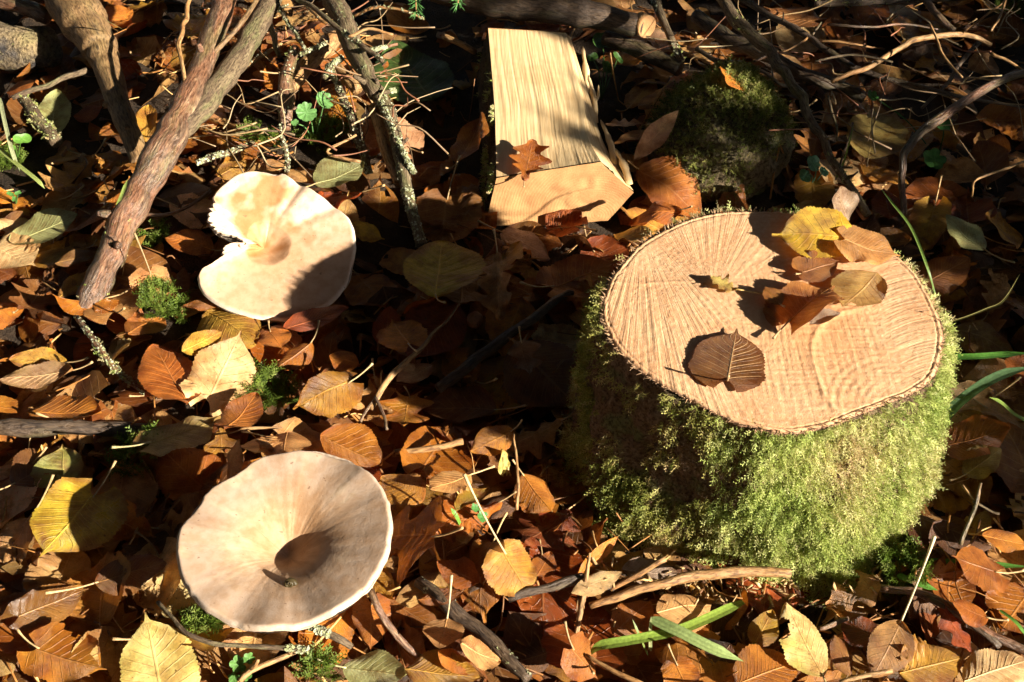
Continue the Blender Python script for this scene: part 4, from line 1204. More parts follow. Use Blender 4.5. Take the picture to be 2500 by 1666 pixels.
hand((1650, 1612), (1690, 1690), 0.98, 'lime', 'orange', 'orange heart-shaped leaf with short stalk under the grass blades', kx=4, ky=-6, lb=.020, lt=.018, pet=.012, wet=.5)
hand((1605, 1485), (1742, 1462), 0.62, 'oval', 'tan', 'striped brown leaf behind the crossing grass blades', kx=-3, ky=-8, lb=.016, lt=.016, pet=0)
hand((2012, 1645), (1922, 1462), 0.55, 'oval', 'pale', 'bright pale yellow pointed leaf in front of the stump', kx=2, ky=-5, lb=.022, lt=.030, pet=.015, pcol=(.62, .5, .2), bites=1)
hand((2206, 1505), (2135, 1645), 0.66, 'oval', 'tan', 'tan leaf with tall white stalk beside the pale yellow leaf', kx=3, ky=-9, lb=.026, lt=.014, pet=.034, pl=1.2, pcol=(.72, .6, .36))
hand((2198, 1640), (2355, 1600), 0.7, 'oval', 'gold', 'golden mottled leaf at the foot of the tan leaf with tall stalk', kx=-4, ky=-8, lb=.016, lt=.016, pet=0, wet=.5)
hand((2360, 1650), (2520, 1600), 0.7, 'oval', 'cream', 'pale straw-coloured leaf beside the golden mottled leaf', kx=-3, ky=-6, lb=.02, lt=.02, pet=0)
hand((2310, 1478), (2375, 1585), 0.55, 'maple', 'red', 'angular reddish brown leaf under the fallen reddish twig', ky=-12, fold=-.2, lb=.028, lt=.016, pet=0)
hand((2150, 1412), (2020, 1470), 0.72, 'maple', 'tan', 'torn tan lobed leaf at the mossy front foot of the stump', kx=-5, ky=-10, lb=.022, lt=.016, pet=0, bites=1)
hand((2440, 1385), (2325, 1350), 0.85, 'lime', 'rust', 'round brown leaf standing in the shade right behind the stump foot', kx=4, ky=-6, lb=.018, lt=.024, pet=.02)
hand((2290, 1085), (2470, 1035), 0.72, 'oval', 'rust', 'large brown leaf with a lit edge beside the mossy stump side', kx=-3, ky=-6, lb=.03, lt=.03, pet=0)
hand((2345, 1180), (2435, 1115), 0.72, 'oval', 'olive', 'dull olive leaf below the large brown leaf beside the stump', kx=-4, lb=.014, lt=.018, pet=.014)
hand((2405, 605), (2310, 520), 0.62, 'oval', 'sage', 'dim grey-green leaf in the shade beyond the stump', kx=3, ky=5, lb=.016, lt=.018, pet=.03)
hand((2490, 575), (2412, 520), 0.9, 'oval', 'gold', 'dim yellow leaf touching the grey-green leaf beyond the stump', kx=3, lb=.01, lt=.01, pet=0)
hand((2120, 385), (2145, 245), 0.62, 'oval', 'olive', 'olive-yellow leaf standing in the dark behind the thin leaning stick', kx=-3, lb=.01, lt=.03, pet=.02)
hand((2078, 528), (2040, 448), 0.9, 'oval', 'grey', 'crumpled grey-tan leaf behind the stump rim', kx=14, ky=16, lb=.05, lt=.07, pet=0, wav=2.2)
hand((1990, 45), (1865, 15), 0.75, 'lime', 'brown', 'large half-lit brown leaf hooked over the dark twigs', kx=3, ky=-6, lb=.05, lt=.05, pet=0)
hand((2175, 525), (2160, 450), 0.85, 'oval', 'red', 'small dark red leaf beside the curved bramble stem', lb=.01, lt=.02, pet=0)
hand((2245, 690), (2370, 620), 0.66, 'oval', 'rust', 'shaded rust leaf with a glowing edge beyond the stump rim', kx=3, ky=6, lb=.016, lt=.02, pet=0)
hand((2330, 790), (2480, 850), 0.7, 'oval', 'brown', 'dark brown leaf lying below the dry grass stalk', lb=.012, lt=.012, pet=0)
hand((2470, 900), (2520, 860), 0.8, 'oval', 'rust', 'rust leaf rim glowing beside the broad green grass blade', lb=.02, lt=.02, pet=0)
hand((1000, 345), (885, 275), 0.85, 'lime', 'pink', 'pale pinkish leaf behind the lichen-covered branch', kx=-3, ky=6, lb=.03, lt=.03, pet=.02)
hand((1055, 245), (960, 120), 0.62, 'oval', 'green', 'dark green toothed leaf in the shade of the log', kx=3, lb=.012, lt=.016, pet=0)
hand((530, 425), (600, 385), 0.75, 'oval', 'gold', 'golden leaf just behind the torn mushroom rim', kx=-5, lb=.012, lt=.016, pet=0)
hand((632, 408), (700, 380), 0.6, 'oval', 'tan', 'tan leaf with fine veins behind the torn mushroom rim', kx=-4, ky=8, lb=.016, lt=.018, pet=0)
hand((752, 435), (700, 405), 0.66, 'oval', 'tan', 'light brown leaf touching the golden leaf behind the torn mushroom', kx=-4, lb=.014, lt=.016, pet=0)
hand((725, 400), (765, 440), 0.6, 'oval', 'rust', 'rust leaf tucked under the light green leaf', lb=.012, lt=.012, pet=0)
hand((180, 280), (248, 255), 0.9, 'oval', 'red', 'glowing red-orange round leaf beside the thick brown stick', lb=.012, lt=.016, pet=0)
hand((352, 330), (362, 250), 0.55, 'oval', 'gold', 'yellow folded leaf between thick brown stick and forked branch', ky=24, fold=.3, lb=.012, lt=.02, pet=0)
hand((10, 215), (82, 190), 0.75, 'oval', 'rust', 'rust leaf lying under the thin pale twig', kx=-6, lb=.014, lt=.014, pet=0)
hand((312, 40), (262, 5), 0.85, 'oval', 'orange', 'orange leaf behind the thick brown stick', kx=-4, lb=.01, lt=.014, pet=0)
hand((458, 85), (500, 25), 0.66, 'oval', 'yellow', 'curled yellow leaf under the upper forked branch', ky=26, lb=.012, lt=.018, pet=0)
hand((375, 500), (520, 475), 0.66, 'oval', 'dark', 'large dark leaf in the shadow of the torn mushroom', kx=3, lb=.012, lt=.012, pet=.03, pcol=(.4, .22, .1))
hand((560, 1160), (585, 1062), 0.45, 'oval', 'pink', 'narrow pinkish leaf standing behind the large mushroom rim', ky=12, lb=.014, lt=.03, pet=0)
hand((655, 1060), (620, 1100), 0.8, 'oval', 'tan', 'short tan leaf under the straw stalk behind the large mushroom', ky=-10, lb=.02, lt=.02, pet=0)
hand((700, 1048), (690, 1105), 0.8, 'oval', 'tan', 'pale brown leaf between straw stalk and large mushroom rim', ky=-8, lb=.02, lt=.02, pet=0)
hand((575, 1150), (640, 1110), 0.5, 'oval', 'orange', 'orange serrated leaf edge peeping over the large mushroom rim', ky=-12, lb=.024, lt=.026, pet=0)
hand((545, 1045), (625, 955), 0.6, 'oval', 'rust', 'rust brown folded leaf between cream leaf and moss tuft', ky=-18, lb=.016, lt=.02, pet=0)
hand((150, 1160), (150, 1075), 1.0, 'lime', 'olive', 'dim yellow-green leaf under the dark lying stick', lb=.01, lt=.012, pet=.02)
hand((30, 1180), (180, 1090), 0.7, 'oval', 'dark', 'big dark leaf in the shade under the dark lying stick', lb=.008, lt=.008, pet=.02)
hand((1030, 1210), (930, 1150), 0.8, 'oval', 'gold', 'golden brown leaf above the big wet orange leaf', kx=-6, ky=-8, lb=.030, lt=.026, pet=0)
hand((1150, 1150), (1050, 1185), 0.5, 'oval', 'tan', 'light tan serrated leaf curving over brown litter', ky=-16, lb=.026, lt=.020, pet=.02)
hand((1110, 1235), (1190, 1180), 0.35, 'long', 'gold', 'rolled golden leaf near the upright slim leaf', ky=45, lb=.02, lt=.02, pet=0)
hand((1310, 1400), (1345, 1340), 0.66, 'oval', 'rust', 'small rust leaf behind the tan heart-shaped leaf', lb=.012, lt=.016, pet=0)
hand((1170, 1410), (1068, 1360), 0.6, 'oval', 'rust', 'wrinkled rust leaf beside the tan heart-shaped leaf', kx=-8, ky=-8, lb=.014, lt=.014, pet=0, wav=1.6)
hand((1020, 1455), (1130, 1440), 0.42, 'oval', 'rust', 'low brown leaf lying along the dark rotting twig', ky=-14, lb=.014, lt=.014, pet=0)
hand((1410, 1395), (1512, 1300), 0.24, 'long', 'orange', 'narrow orange leaf standing edgewise before the stump', ky=18, roll=.7, lb=.012, lt=.03, pet=0)
hand((1395, 1440), (1520, 1385), 0.4, 'long', 'cream', 'long pale bark-like leaf along the fallen twigs before the stump', ky=-14, lb=.022, lt=.022, pet=0)
hand((1520, 1378), (1660, 1400), 0.5, 'oval', 'grey', 'small grey leaf above the long reddish twig', lb=.016, lt=.016, pet=0) 
hand((1500, 1535), (1590, 1455), 0.7, 'oval', 'rust', 'rust leaf with bright top beneath the long reddish twig', kx=-6, ky=-12, lb=.014, lt=.022, pet=0)
hand((1840, 1570), (1890, 1480), 0.6, 'oval', 'gold', 'golden leaf half hidden behind the pale yellow pointed leaf', lb=.012, lt=.02, pet=0)
hand((1800, 1660), (1960, 1600), 0.6, 'oval', 'orange', 'wide orange leaf under the pale yellow pointed leaf', kx=-3, ky=-8, lb=.012, lt=.012, pet=.03)
hand((2080, 1640), (2040, 1540), 0.5, 'oval', 'brown', 'dark brown narrow leaf beside the pale yellow pointed leaf', ky=-12, lb=.012, lt=.014, pet=0)
hand((2150, 1560), (2060, 1500), 0.8, 'oval', 'red', 'deep red-brown leaf behind the tan leaf with tall stalk', lb=.012, lt=.014, pet=0)
hand((2420, 1500), (2330, 1460), 0.6, 'oval', 'rust', 'glossy rust leaf beside the fallen reddish twig', ky=-12, lb=.018, lt=.018, pet=.014, wet=.6)
hand((2400, 1300), (2520, 1320), 0.5, 'oval', 'orange', 'orange leaf with pale veins above the round brown leaf', ky=-10, lb=.02, lt=.02, pet=0)
hand((2195, 1385), (2225, 1345), 0.7, 'oval', 'orange', 'small glowing orange leaf at the shaded stump foot', lb=.018, lt=.024, pet=0)
hand((310, 800), (395, 770), 0.7, 'oval', 'rust', 'rust leaf beside the branch foot and small moss tuft', kx=-6, ky=-8, lb=.014, lt=.014, pet=0)
hand((250, 880), (312, 840), 0.8, 'oval', 'tan', 'tan oval leaf behind the lichened twig end', kx=-6, ky=-8, lb=.012, lt=.012, pet=0)
hand((540, 735), (445, 735), 0.4, 'oval', 'rust', 'slim rust leaf poking from under the torn mushroom', ky=-12, lb=.02, lt=.018, pet=0)
hand((690, 790), (850, 745), 0.42, 'oval', 'red', 'dark red curled leaf under the torn mushroom rim', ky=-18, lb=.026, lt=.024, pet=0)
hand((655, 800), (690, 845), 0.8, 'lime', 'orange', 'small lobed orange leaf below the torn mushroom', ky=-10, lb=.02, lt=.016, pet=.01)
# remember where the traced leaves lie so that scattered ones keep clear of their centres
HC = np.array([0.5 * (P(*h['b'], 0.015) + P(*h['t'], 0.015)) for h in HAND if h['z'] is None])
rng = np.random.default_rng(2024)
ZONES = [((650, 560), 'around the torn funnel mushroom'), ((690, 1330), 'around the large funnel mushroom'), ((280, 500), 'around the forked branch foot'),
         ((1130, 750), 'in the shade between torn mushroom and stump'), ((1250, 1350), 'between the large mushroom and the stump foot'), ((1900, 1560), 'in front of the mossy stump'),
         ((2430, 1050), 'in the shade beside the mossy stump'), ((2150, 250), 'under the dark twigs beyond the stump'), ((1350, 350), 'around the split log'), ((750, 150), 'under the lichen-covered twigs'),
         ((150, 1000), 'around the dark lying stick'), ((200, 1560), 'near the yellow-green blotched leaf')]
CN = {'rust': 'rust brown', 'orange': 'orange', 'tan': 'tan', 'cream': 'cream', 'gold': 'golden brown', 'olive': 'olive', 'dark': 'dark brown', 'red': 'red-brown', 'grey': 'grey-brown', 'brown': 'brown', 'pink': 'pinkish', 'yellow': 'yellow'}
USED = []
scat = []
tries = 0
while len(scat) < 175 and tries < 20000:
    tries += 1
    u, v_ = rng.uniform(-60, 2560), 1720 * rng.random() ** 0.85 - 40
    p = P(u, v_, 0.01)
    if BLOCK[hf_idx(p[None])][0]: continue
    if np.min(np.hypot(HC[:, 0] - p[0], HC[:, 1] - p[1])) < 0.020: continue
    if any(np.hypot(q[0][0] - p[0], q[0][1] - p[1]) < 0.026 for q in scat): continue
    scat.append((p, u, v_))
for (p, u, v_) in scat:
    ck = rng.choice(['rust', 'orange', 'brown', 'gold', 'tan', 'red', 'tan', 'gold', 'rust', 'tan', 'orange', 'cream'])
    shp = rng.choice(['lime', 'oval', 'oval', 'lime', 'oak'])
    L = rng.uniform(0.040, 0.066)
    kx, ky = rng.normal() * 10, rng.normal() * 13
    V, F, UV, C = leaf_np(shp, L, rng.uniform(0.6, 0.9), kx, ky, rng.normal() * 0.12, rng, 56, 13, 0.035, int(rng.random() < 0.3), rng.uniform(0.8, 1.8), ck)
    h = rng.uniform(0, 2 * np.pi)
    R = frame([math.cos(h), math.sin(h), rng.normal() * 0.22], rng.normal() * 0.3)
    V = (V - np.array([L / 2, 0, 0])) @ R + np.array([p[0], p[1], 0])
    V = settle(V, 62)
    if V[:, 2].max() > 0.075 and not BLOCK[hf_idx(V)].any(): pass
    zi = np.argmin([np.hypot(u - a[0], v_ - a[1]) for a, _ in ZONES])
    form = 'rolled' if abs(ky) > 22 else ('curled' if abs(ky) > 10 else ('arched' if abs(kx) > 10 else 'flat'))
    lab = f"{form} {CN[ck]} {dict(lime='heart-shaped', oval='oval', oak='lobed')[shp]} leaf {ZONES[zi][1]}"
    for extra in (('small' if L < 0.052 else 'large'), ('upturned' if ky > 0 else 'drooping'), 'ragged', 'mottled', 'thin'):
        if lab not in USED: break
        lab = extra + ' ' + lab
    USED.append(lab)
    add_leaf(V, F, UV, C, float(np.clip(rng.normal() * 0.35 + 0.45, 0, 1)), V[6], R[0], lab, 'dead leaves ' + ZONES[zi][1], rng, rng.choice([0, 0.012, 0.02, 0.028]), (0.5, 0.33, 0.15), rng.uniform(0, 1.0), name='dead_leaf')

RANK = dict(umber=3, dark=0, red=0, brown=0, green=0, grey=1, rust=2, olive=2, orange=3, gold=4, tan=4, pink=4, sage=5, cream=5, yellow=5, pale=6)
for k, h in sorted(enumerate(HAND), key=lambda q: RANK[q[1]['ck']]):
    rng = np.random.default_rng(900 + k)
    if h['z'] is None:
        B, T = on_ground(*h['b'], h['lb']), on_ground(*h['t'], h['lt'])
        dz = np.clip(T[2] - B[2], -0.03, 0.03)
        T = P(*h['t'], B[2] + dz)
    else:
        B, T = P(*h['b'], h['lb']), P(*h['t'], h['lt'])
    x = T - B
    L = float(np.linalg.norm(x)) * (1 + 0.02 * abs(h['kx']) * 0.1)
    V, F, UV, C = leaf_np(h['shape'], L, h['wr'] * 1.06, h['kx'], h['ky'], h['fold'], rng, 64, 15, 0.036, h['bites'], h['wav'] * 1.25, h['ck'], h['holes'])
    if h['shape'] == 'maple': pass
    R = frame(x, h['roll'])
    V = V @ R + B
    if h['z'] is None:
        up = np.percentile(hf(V) - V[:, 2], 70)
        V[:, 2] += np.clip(up, -0.004, 0.012)
        hb = np.minimum(blur_at(V), V[:, 2] + 0.010)
        V[:, 2] = np.maximum(V[:, 2], hb + 0.0004)
    elif h['lb'] > Z_TOP:
        V[:, 2] = np.maximum(V[:, 2], Z_TOP + 0.0008)
    mid0 = V[8]
    add_leaf(V, F, UV, C, h['wet'], mid0 if h['z'] is None else B, R[0], h['label'], 'fallen leaves', rng, h['pet'], h['pcol'], h['pl'], h['pdir'], veins=(64, 15, L, h['ck'] == 'umber') if (h['bites'] == 0 and h['shape'] in ('lime', 'oval') and k % 5 != 4) else None)

# ------------------------------------------------------------------ sticks and twigs
def stick_pts(pts):
    """pts: (u, v, height above floor m, radius px) -> path, radii"""
    path = np.array([P(q[0], q[1], q[2]) for q in pts])
    rad = np.array([q[3] * mpp(p) for q, p in zip(pts, path)])
    return path, rad

def stick_mesh(pts, sides=12, rough=0.10, seed=0, n=None, kink=0.0):
    path, rad = stick_pts(pts)
    length = np.linalg.norm(np.diff(path, axis=0), axis=1).sum()
    n = n or int(np.clip(length / 0.004, 8, 120))
    q = smooth_path(np.column_stack([path, rad]), n)
    if kink:
        q[:, :3] += kink * np.stack([vnoise(np.linspace(0, length, n)[:, None], 60, seed + i) for i in range(3)], -1) * np.clip(np.minimum(np.linspace(0, 6, n), np.linspace(6, 0, n)), 0, 1)[:, None]
    q[:, 3] *= 1 + 0.08 * vnoise(np.linspace(0, length, n)[:, None], 90, seed + 5)
    rr_ = np.maximum(q[:, 3], 0.00025)
    return q, tube_np(q[:, :3], rr_, sides, rough, seed), bark_co(q[:, :3], rr_, sides)

def lichen_np(q, n, rng, size=0.0010, cols=((0.36, 0.37, 0.22), (0.28, 0.30, 0.14), (0.46, 0.46, 0.31))):
    """small frilled flakes along a stick"""
    k = rng.integers(0, len(q) - 1, n)
    keep = vnoise(np.stack([k * 0.12], -1), 1, int(rng.integers(1e5))) > -0.3
    k = k[keep] if keep.sum() > 20 else k
    n = len(k)
    d = rng.normal(size=(n, 3)); d[:, 2] = np.abs(d[:, 2]) * 0.9
    T = q[k + 1, :3] - q[k, :3]; T /= np.linalg.norm(T, axis=1)[:, None] + 1e-9
    d -= T * (d * T).sum(1)[:, None]; d /= np.linalg.norm(d, axis=1)[:, None] + 1e-9
    c = q[k, :3] + (q[k + 1, :3] - q[k, :3]) * rng.random((n, 1)) + d * q[k, 3][:, None] * 0.95
    s = size * rng.uniform(0.5, 1.5, (n, 1))
    a = np.cross(d, rng.normal(size=(n, 3))); a /= np.linalg.norm(a, axis=1)[:, None]
    b = np.cross(d, a)
    ring = []
    for j in range(6):
        an = j * np.pi / 3
        ring.append(c + (a * math.cos(an) + b * math.sin(an)) * s * rng.uniform(0.5, 1.1, (n, 1)) + d * s * rng.uniform(0.1, 0.9, (n, 1)))
    V = np.stack([c + d * s * 0.25] + ring, 1)
    F = np.array([[0, 1 + j, 1 + (j + 1) % 6] for j in range(6)])
    F = (F[None] + (np.arange(n) * 7)[:, None, None]).reshape(-1, 3)
    C = np.repeat(np.array(cols)[rng.integers(0, len(cols), n)] * rng.uniform(0.8, 1.2, (n, 1)), 7, 0)
    return V.reshape(-1, 3), [F], C

def stick(name, label, pts, mat, cat='stick', group=None, lichen=0, moss=0, subs=(), seed=1, kink=0.0012, rough=0.10, sides=10, stubs=0):
    rng = np.random.default_rng(seed)
    q, (v, f), bc = stick_mesh(pts, sides, rough, seed, kink=kink)
    O = q[0, :3].copy()
    solo = not (lichen or moss or subs or stubs)
    if solo:
        o = obj(name, mesh_np(name, v - O, f, bark=bc), M[mat]); o.location = O
        return tag(o, label, cat, group)
    root = thing(name, label, cat, O, group)
    obj('stem', mesh_np('stem', v - O, f, bark=bc), M[mat], root)
    allq = [q]
    for j, (sp, smat) in enumerate(subs):
        q2, (v2, f2), b2 = stick_mesh(sp, 9, rough, seed + 31 * (j + 1), kink=kink)
        obj('side_twig', mesh_np('side_twig', v2 - O, f2, bark=b2), M[smat], root)
        allq.append(q2)
    for j in range(stubs):
        k = int(rng.integers(len(q) // 6, len(q) - 2))
        d = rng.normal(size=3); d[2] = abs(d[2]); d /= np.linalg.norm(d)
        L = rng.uniform(0.004, 0.014)
        v2, f2 = tube_np(np.array([q[k, :3], q[k, :3] + d * (q[k, 3] + L * 0.5), q[k, :3] + d * (q[k, 3] + L)]), q[k, 3] * np.array([0.4, 0.28, 0.2]), 6, 0.15, seed)
        obj('broken_stub', mesh_np('broken_stub', v2 - O, f2, bark=v2), M[mat], root)
    if lichen:
        v2, f2, c2, = join_np([lichen_np(qq, int(lichen * (0.65 if i == 0 else 0.35)), rng) for i, qq in enumerate(allq)])
        tag(obj('lichen', mesh_np('lichen', v2 - O, f2, colr=c2, smooth=False), M['lichen'], root), kind='stuff')
    if moss:
        k = rng.integers(0, len(q) - 1, moss)
        kk_ = k[vnoise(k[:, None] * 0.08, 1, seed) > -0.1]
        k = kk_ if len(kk_) > 10 else k
        d = rng.normal(size=(len(k), 3)); d[:, 2] = np.abs(d[:, 2]); d /= np.linalg.norm(d, axis=1)[:, None]
        v2, f2, c2 = moss_np(q[k, :3] + d * q[k, 3][:, None] * 0.8, d, rng.uniform(0.002, 0.005, len(k)), rng, 0.2, 0.7, moss_cols(len(k), rng))
        tag(obj('moss', mesh_np('moss', v2 - O, f2, colr=c2), M['moss'], root), kind='stuff')
    return root

stick('forked_branch', 'thick reddish forked branch leaning over the litter', [(205, 770, .012, 34), (262, 640, .028, 36), (330, 490, .045, 37), (398, 370, .058, 40), (455, 255, .068, 34), (505, 130, .078, 29), (548, 0, .086, 28), (575, -80, .09, 27)], 'bark_red', 'branch',
      moss=260, seed=3, kink=0.0015, rough=0.10, sides=22, stubs=5,
      subs=(([(385, 400, .054, 26), (440, 330, .060, 27), (500, 255, .062, 28), (560, 170, .064, 29), (610, 90, .066, 28), (660, 0, .068, 26), (690, -60, .07, 25)], 'bark_grey'),
            ([(520, 130, .08, 7), (560, 85, .09, 6), (600, 40, .096, 6), (640, -20, .10, 5)], 'bark_brown'),
            ([(455, 240, .075, 5), (440, 110, .09, 5.5), (455, 40, .095, 6), (470, -30, .1, 6)], 'bark_bare')))
stick('thick_stick', 'thick smooth brown stick tapering into the shade', [(140, -60, .06, 62), (190, 30, .052, 58), (235, 100, .045, 46), (262, 160, .038, 34), (285, 240, .03, 30), (320, 330, .022, 26), (345, 400, .012, 22)], 'bark_brown', 'stick', seed=5, kink=.001, rough=.05, sides=22, stubs=2)
stick('brown_stick', 'short orange-brown stick end above the decayed wood', [(-40, -10, .04, 20), (60, 18, .036, 22), (118, 45, .03, 17)], 'bark_red', 'stick', seed=6)
stick('decayed_wood', 'blackened decayed chunk of wood at the litter edge', [(-60, 125, .014, 60), (-10, 112, .016, 64), (40, 118, .016, 58), (85, 112, .014, 62), (108, 122, .010, 44), (116, 124, .006, 30)], 'bark_decay', 'wood', seed=7, rough=.42, sides=28, moss=140)
stick('pale_twig', 'thin pale twig lying across the grey-green toothed leaf', [(30, 240, .03, 6), (120, 205, .034, 6.5), (212, 172, .036, 7)], 'bark_grey', 'twig', seed=8)
stick('mossy_stick', 'short mossy broken stick beside the grey-green toothed leaf', [(55, 240, .026, 13), (95, 295, .022, 17), (140, 348, .016, 16)], 'bark_grey', 'stick', seed=9, moss=240, lichen=60)
stick('lichen_branch', 'upright lichen-covered branch beside the torn mushroom', [(790, -40, .075, 22), (840, 60, .068, 25), (880, 150, .06, 24), (910, 215, .052, 22), (940, 255, .046, 18), (965, 330, .04, 15), (988, 440, .03, 16), (1000, 500, .024, 14), (1030, 600, .012, 13)], 'bark_grey', 'branch',
      lichen=1100, seed=12, rough=.12, sides=14, stubs=4,
      subs=(([(700, -20, .08, 6), (770, 25, .085, 6), (830, 75, .085, 7), (880, 110, .082, 7), (935, 150, .08, 5)], 'bark_grey'),
            ([(930, 250, .055, 6), (960, 320, .05, 6), (990, 390, .04, 6), (1012, 425, .034, 5)], 'bark_grey'),
            ([(900, 125, .075, 5), (930, 118, .076, 4.5), (970, 108, .075, 4)], 'bark_red'),
            ([(930, 225, .055, 6), (965, 222, .054, 5)], 'bark_grey')))
stick('bare_stick', 'peeled orange stick leaning beside the lichen-covered branch', [(912, 262, .036, 14), (930, 320, .034, 16), (952, 390, .03, 15), (975, 450, .024, 13)], 'bark_bare', 'stick', seed=13, kink=.0006, rough=.04)
stick('lichen_twig', 'knobbly lichened twig standing behind the light green leaf', [(800, 160, .05, 8), (825, 210, .045, 9), (845, 260, .04, 11), (865, 300, .034, 12), (880, 350, .026, 12), (895, 400, .018, 11), (900, 425, .012, 9)], 'bark_grey', 'twig', lichen=620, seed=14, stubs=2)
stick('lichen_twig', 'slender lichened twig hanging from the top toward the ground ivy', [(645, -20, .06, 9), (655, 40, .056, 8), (668, 90, .05, 7), (682, 140, .04, 6)], 'bark_grey', 'twig', lichen=420, seed=15)
stick('lichen_twig', 'thin crooked lichened twig with a side fork above the ground ivy', [(672, -10, .07, 5), (695, 40, .068, 5), (715, 75, .065, 4.5), (745, 122, .06, 4)], 'bark_grey', 'twig', lichen=300, seed=16, subs=(([(730, 135, .055, 4), (760, 120, .06, 4.5), (800, 105, .062, 4)], 'bark_grey'),))
stick('lichen_twig', 'pale lichened twig crossing below the lichen-covered branch', [(790, 190, .058, 7), (815, 160, .06, 8), (838, 140, .064, 7)], 'bark_grey', 'twig', lichen=260, seed=17)
stick('rotten_stick', 'upright rotten stick stub beside the ground ivy', [(700, 320, .012, 12), (695, 250, .03, 20), (700, 180, .045, 16), (720, 120, .05, 12)], 'bark_red', 'stick', seed=18, rough=.25, moss=80, lichen=120)
stick('brown_stick', 'smooth orange-brown stick slanting behind the ground ivy', [(705, 215, .03, 20), (760, 150, .036, 22), (820, 90, .04, 20)], 'bark_bare', 'stick', seed=19)
stick('brown_stick', 'short bare brown stick below the pale lichened twig', [(815, 160, .03, 15), (850, 195, .028, 17), (875, 222, .024, 14)], 'bark_bare', 'stick', seed=20)
stick('arched_twig', 'thin arched twig over the dark green leaf', [(865, 40, .07, 4), (910, 22, .075, 4), (960, 20, .078, 3.5), (1000, 32, .075, 3), (1036, 48, .07, 2.5)], 'bark_bare', 'twig', seed=21, lichen=80)
stick('lichen_twig', 'fine lichened twig dropping to the rim of the torn mushroom', [(680, 310, .045, 6), (692, 350, .04, 6), (700, 390, .034, 5), (702, 420, .03, 4)], 'bark_grey', 'twig', lichen=200, seed=22)
stick('lichen_twig', 'whitish lichened twig lying behind the torn mushroom', [(480, 400, .02, 6), (520, 380, .022, 8), (560, 372, .022, 8), (620, 350, .02, 6)], 'bark_grey', 'twig', lichen=300, seed=23)
stick('curved_stalk', 'thin curved reddish stalk beside the torn mushroom rim', [(350, 523, .02, 4.5), (400, 525, .022, 4.5), (450, 510, .026, 4), (490, 485, .03, 4), (514, 466, .032, 5)], 'bark_red', 'twig', seed=24, kink=.0003)
stick('fallen_log', 'dark fallen branch with a round pale sawn end behind the split log', [(1060, -30, .055, 36), (1200, 0, .055, 40), (1350, 20, .05, 38), (1480, 45, .045, 32), (1572, 66, .042, 27)], 'bark_dark', 'branch', seed=25, kink=.0006, rough=.05, sides=22, stubs=1)
pth, rd = stick_pts([(1572, 66, .042, 27), (1576, 67, .0422, 26.5)])
dd = P(1590, 70, .042) - P(1572, 66, .042); dd = dd / np.linalg.norm(dd) * 0.6 + np.array([0.2, -0.75, 0.15]); dd /= np.linalg.norm(dd)
cpt = P(1580, 66, .044)
vd, fd = tube_np(np.array([cpt - dd * 0.012, cpt - dd * 0.004, cpt, cpt + dd * 0.0002]), [0.0112, 0.0114, 0.0112, 0.0104], 26, 0.02, 4)
lo_ = [o for o in col.objects if o.name.startswith('fallen_log')][0]
obj('sawn_end', mesh_np('sawn_end', vd - np.array(lo_.location), fd, smooth=False), M['log_end_wood'], lo_)
stick('dark_stick', 'dark stick running under the fallen branch toward the stone', [(1480, 90, .02, 20), (1580, 130, .02, 22), (1660, 170, .018, 18)], 'bark_dark', 'stick', seed=26)
stick('lichen_twig', 'mossy twig hanging beside the round sawn end', [(1600, -10, .05, 12), (1612, 40, .045, 10), (1640, 100, .035, 10), (1665, 150, .025, 9)], 'bark_grey', 'twig', moss=160, lichen=160, seed=27)
stick('leaning_stick', 'long thin stick leaning from the dark twigs down to the stump rim', [(1745, -30, .10, 15), (1800, 50, .096, 16), (1860, 110, .09, 15), (1910, 170, .082, 13), (1950, 230, .074, 12), (1985, 300, .064, 11), (2030, 380, .054, 10), (2075, 450, .048, 10), (2118, 525, .04, 9)], 'bark_grey', 'stick', moss=220, seed=28, stubs=4, kink=.0018)
stick('dark_twig', 'long dark twig crossing behind the leaning stick', [(1800, -10, .06, 8), (1900, 50, .058, 8), (1980, 95, .056, 8), (2060, 150, .05, 8), (2130, 180, .046, 7), (2230, 210, .042, 6), (2340, 235, .04, 5), (2500, 262, .036, 3)], 'bark_dark', 'twig', seed=29, stubs=5,
      subs=(([(1975, 90, .056, 3), (1940, 112, .056, 2.5), (1905, 128, .054, 2)], 'bark_bare'), ([(2000, 100, .056, 3), (2050, 105, .058, 3), (2110, 112, .058, 2.5), (2160, 120, .056, 2)], 'bark_bare'), ([(1985, 85, .058, 2.5), (2005, 55, .066, 2)], 'bark_grey')))
stick('pale_twig', 'crooked sunlit twig arching over the dark leaves beyond the stump', [(2030, 200, .05, 5), (2075, 180, .055, 6), (2120, 165, .058, 6), (2160, 140, .062, 6.5), (2205, 108, .066, 7), (2250, 92, .07, 7), (2340, 82, .07, 7), (2385, 92, .066, 6), (2420, 110, .06, 5)], 'bark_bare', 'twig', seed=30, kink=.0012,
      subs=(([(2350, 82, .07, 3), (2400, 45, .08, 3), (2445, 10, .088, 3), (2460, -20, .09, 3)], 'bark_bare'), ([(2455, 0, .09, 3), (2440, 50, .084, 3), (2420, 75, .08, 3)], 'bark_bare')))
stick('bramble_stem', 'curved dark reddish stem bowing beyond the stump', [(2560, 165, .07, 9), (2460, 190, .072, 10), (2380, 230, .07, 11), (2300, 285, .064, 12), (2240, 330, .056, 12), (2212, 370, .046, 11), (2204, 420, .034, 9), (2204, 480, .022, 8), (2208, 525, .012, 8)], 'bark_red', 'stem', seed=31, kink=.0012, stubs=2)
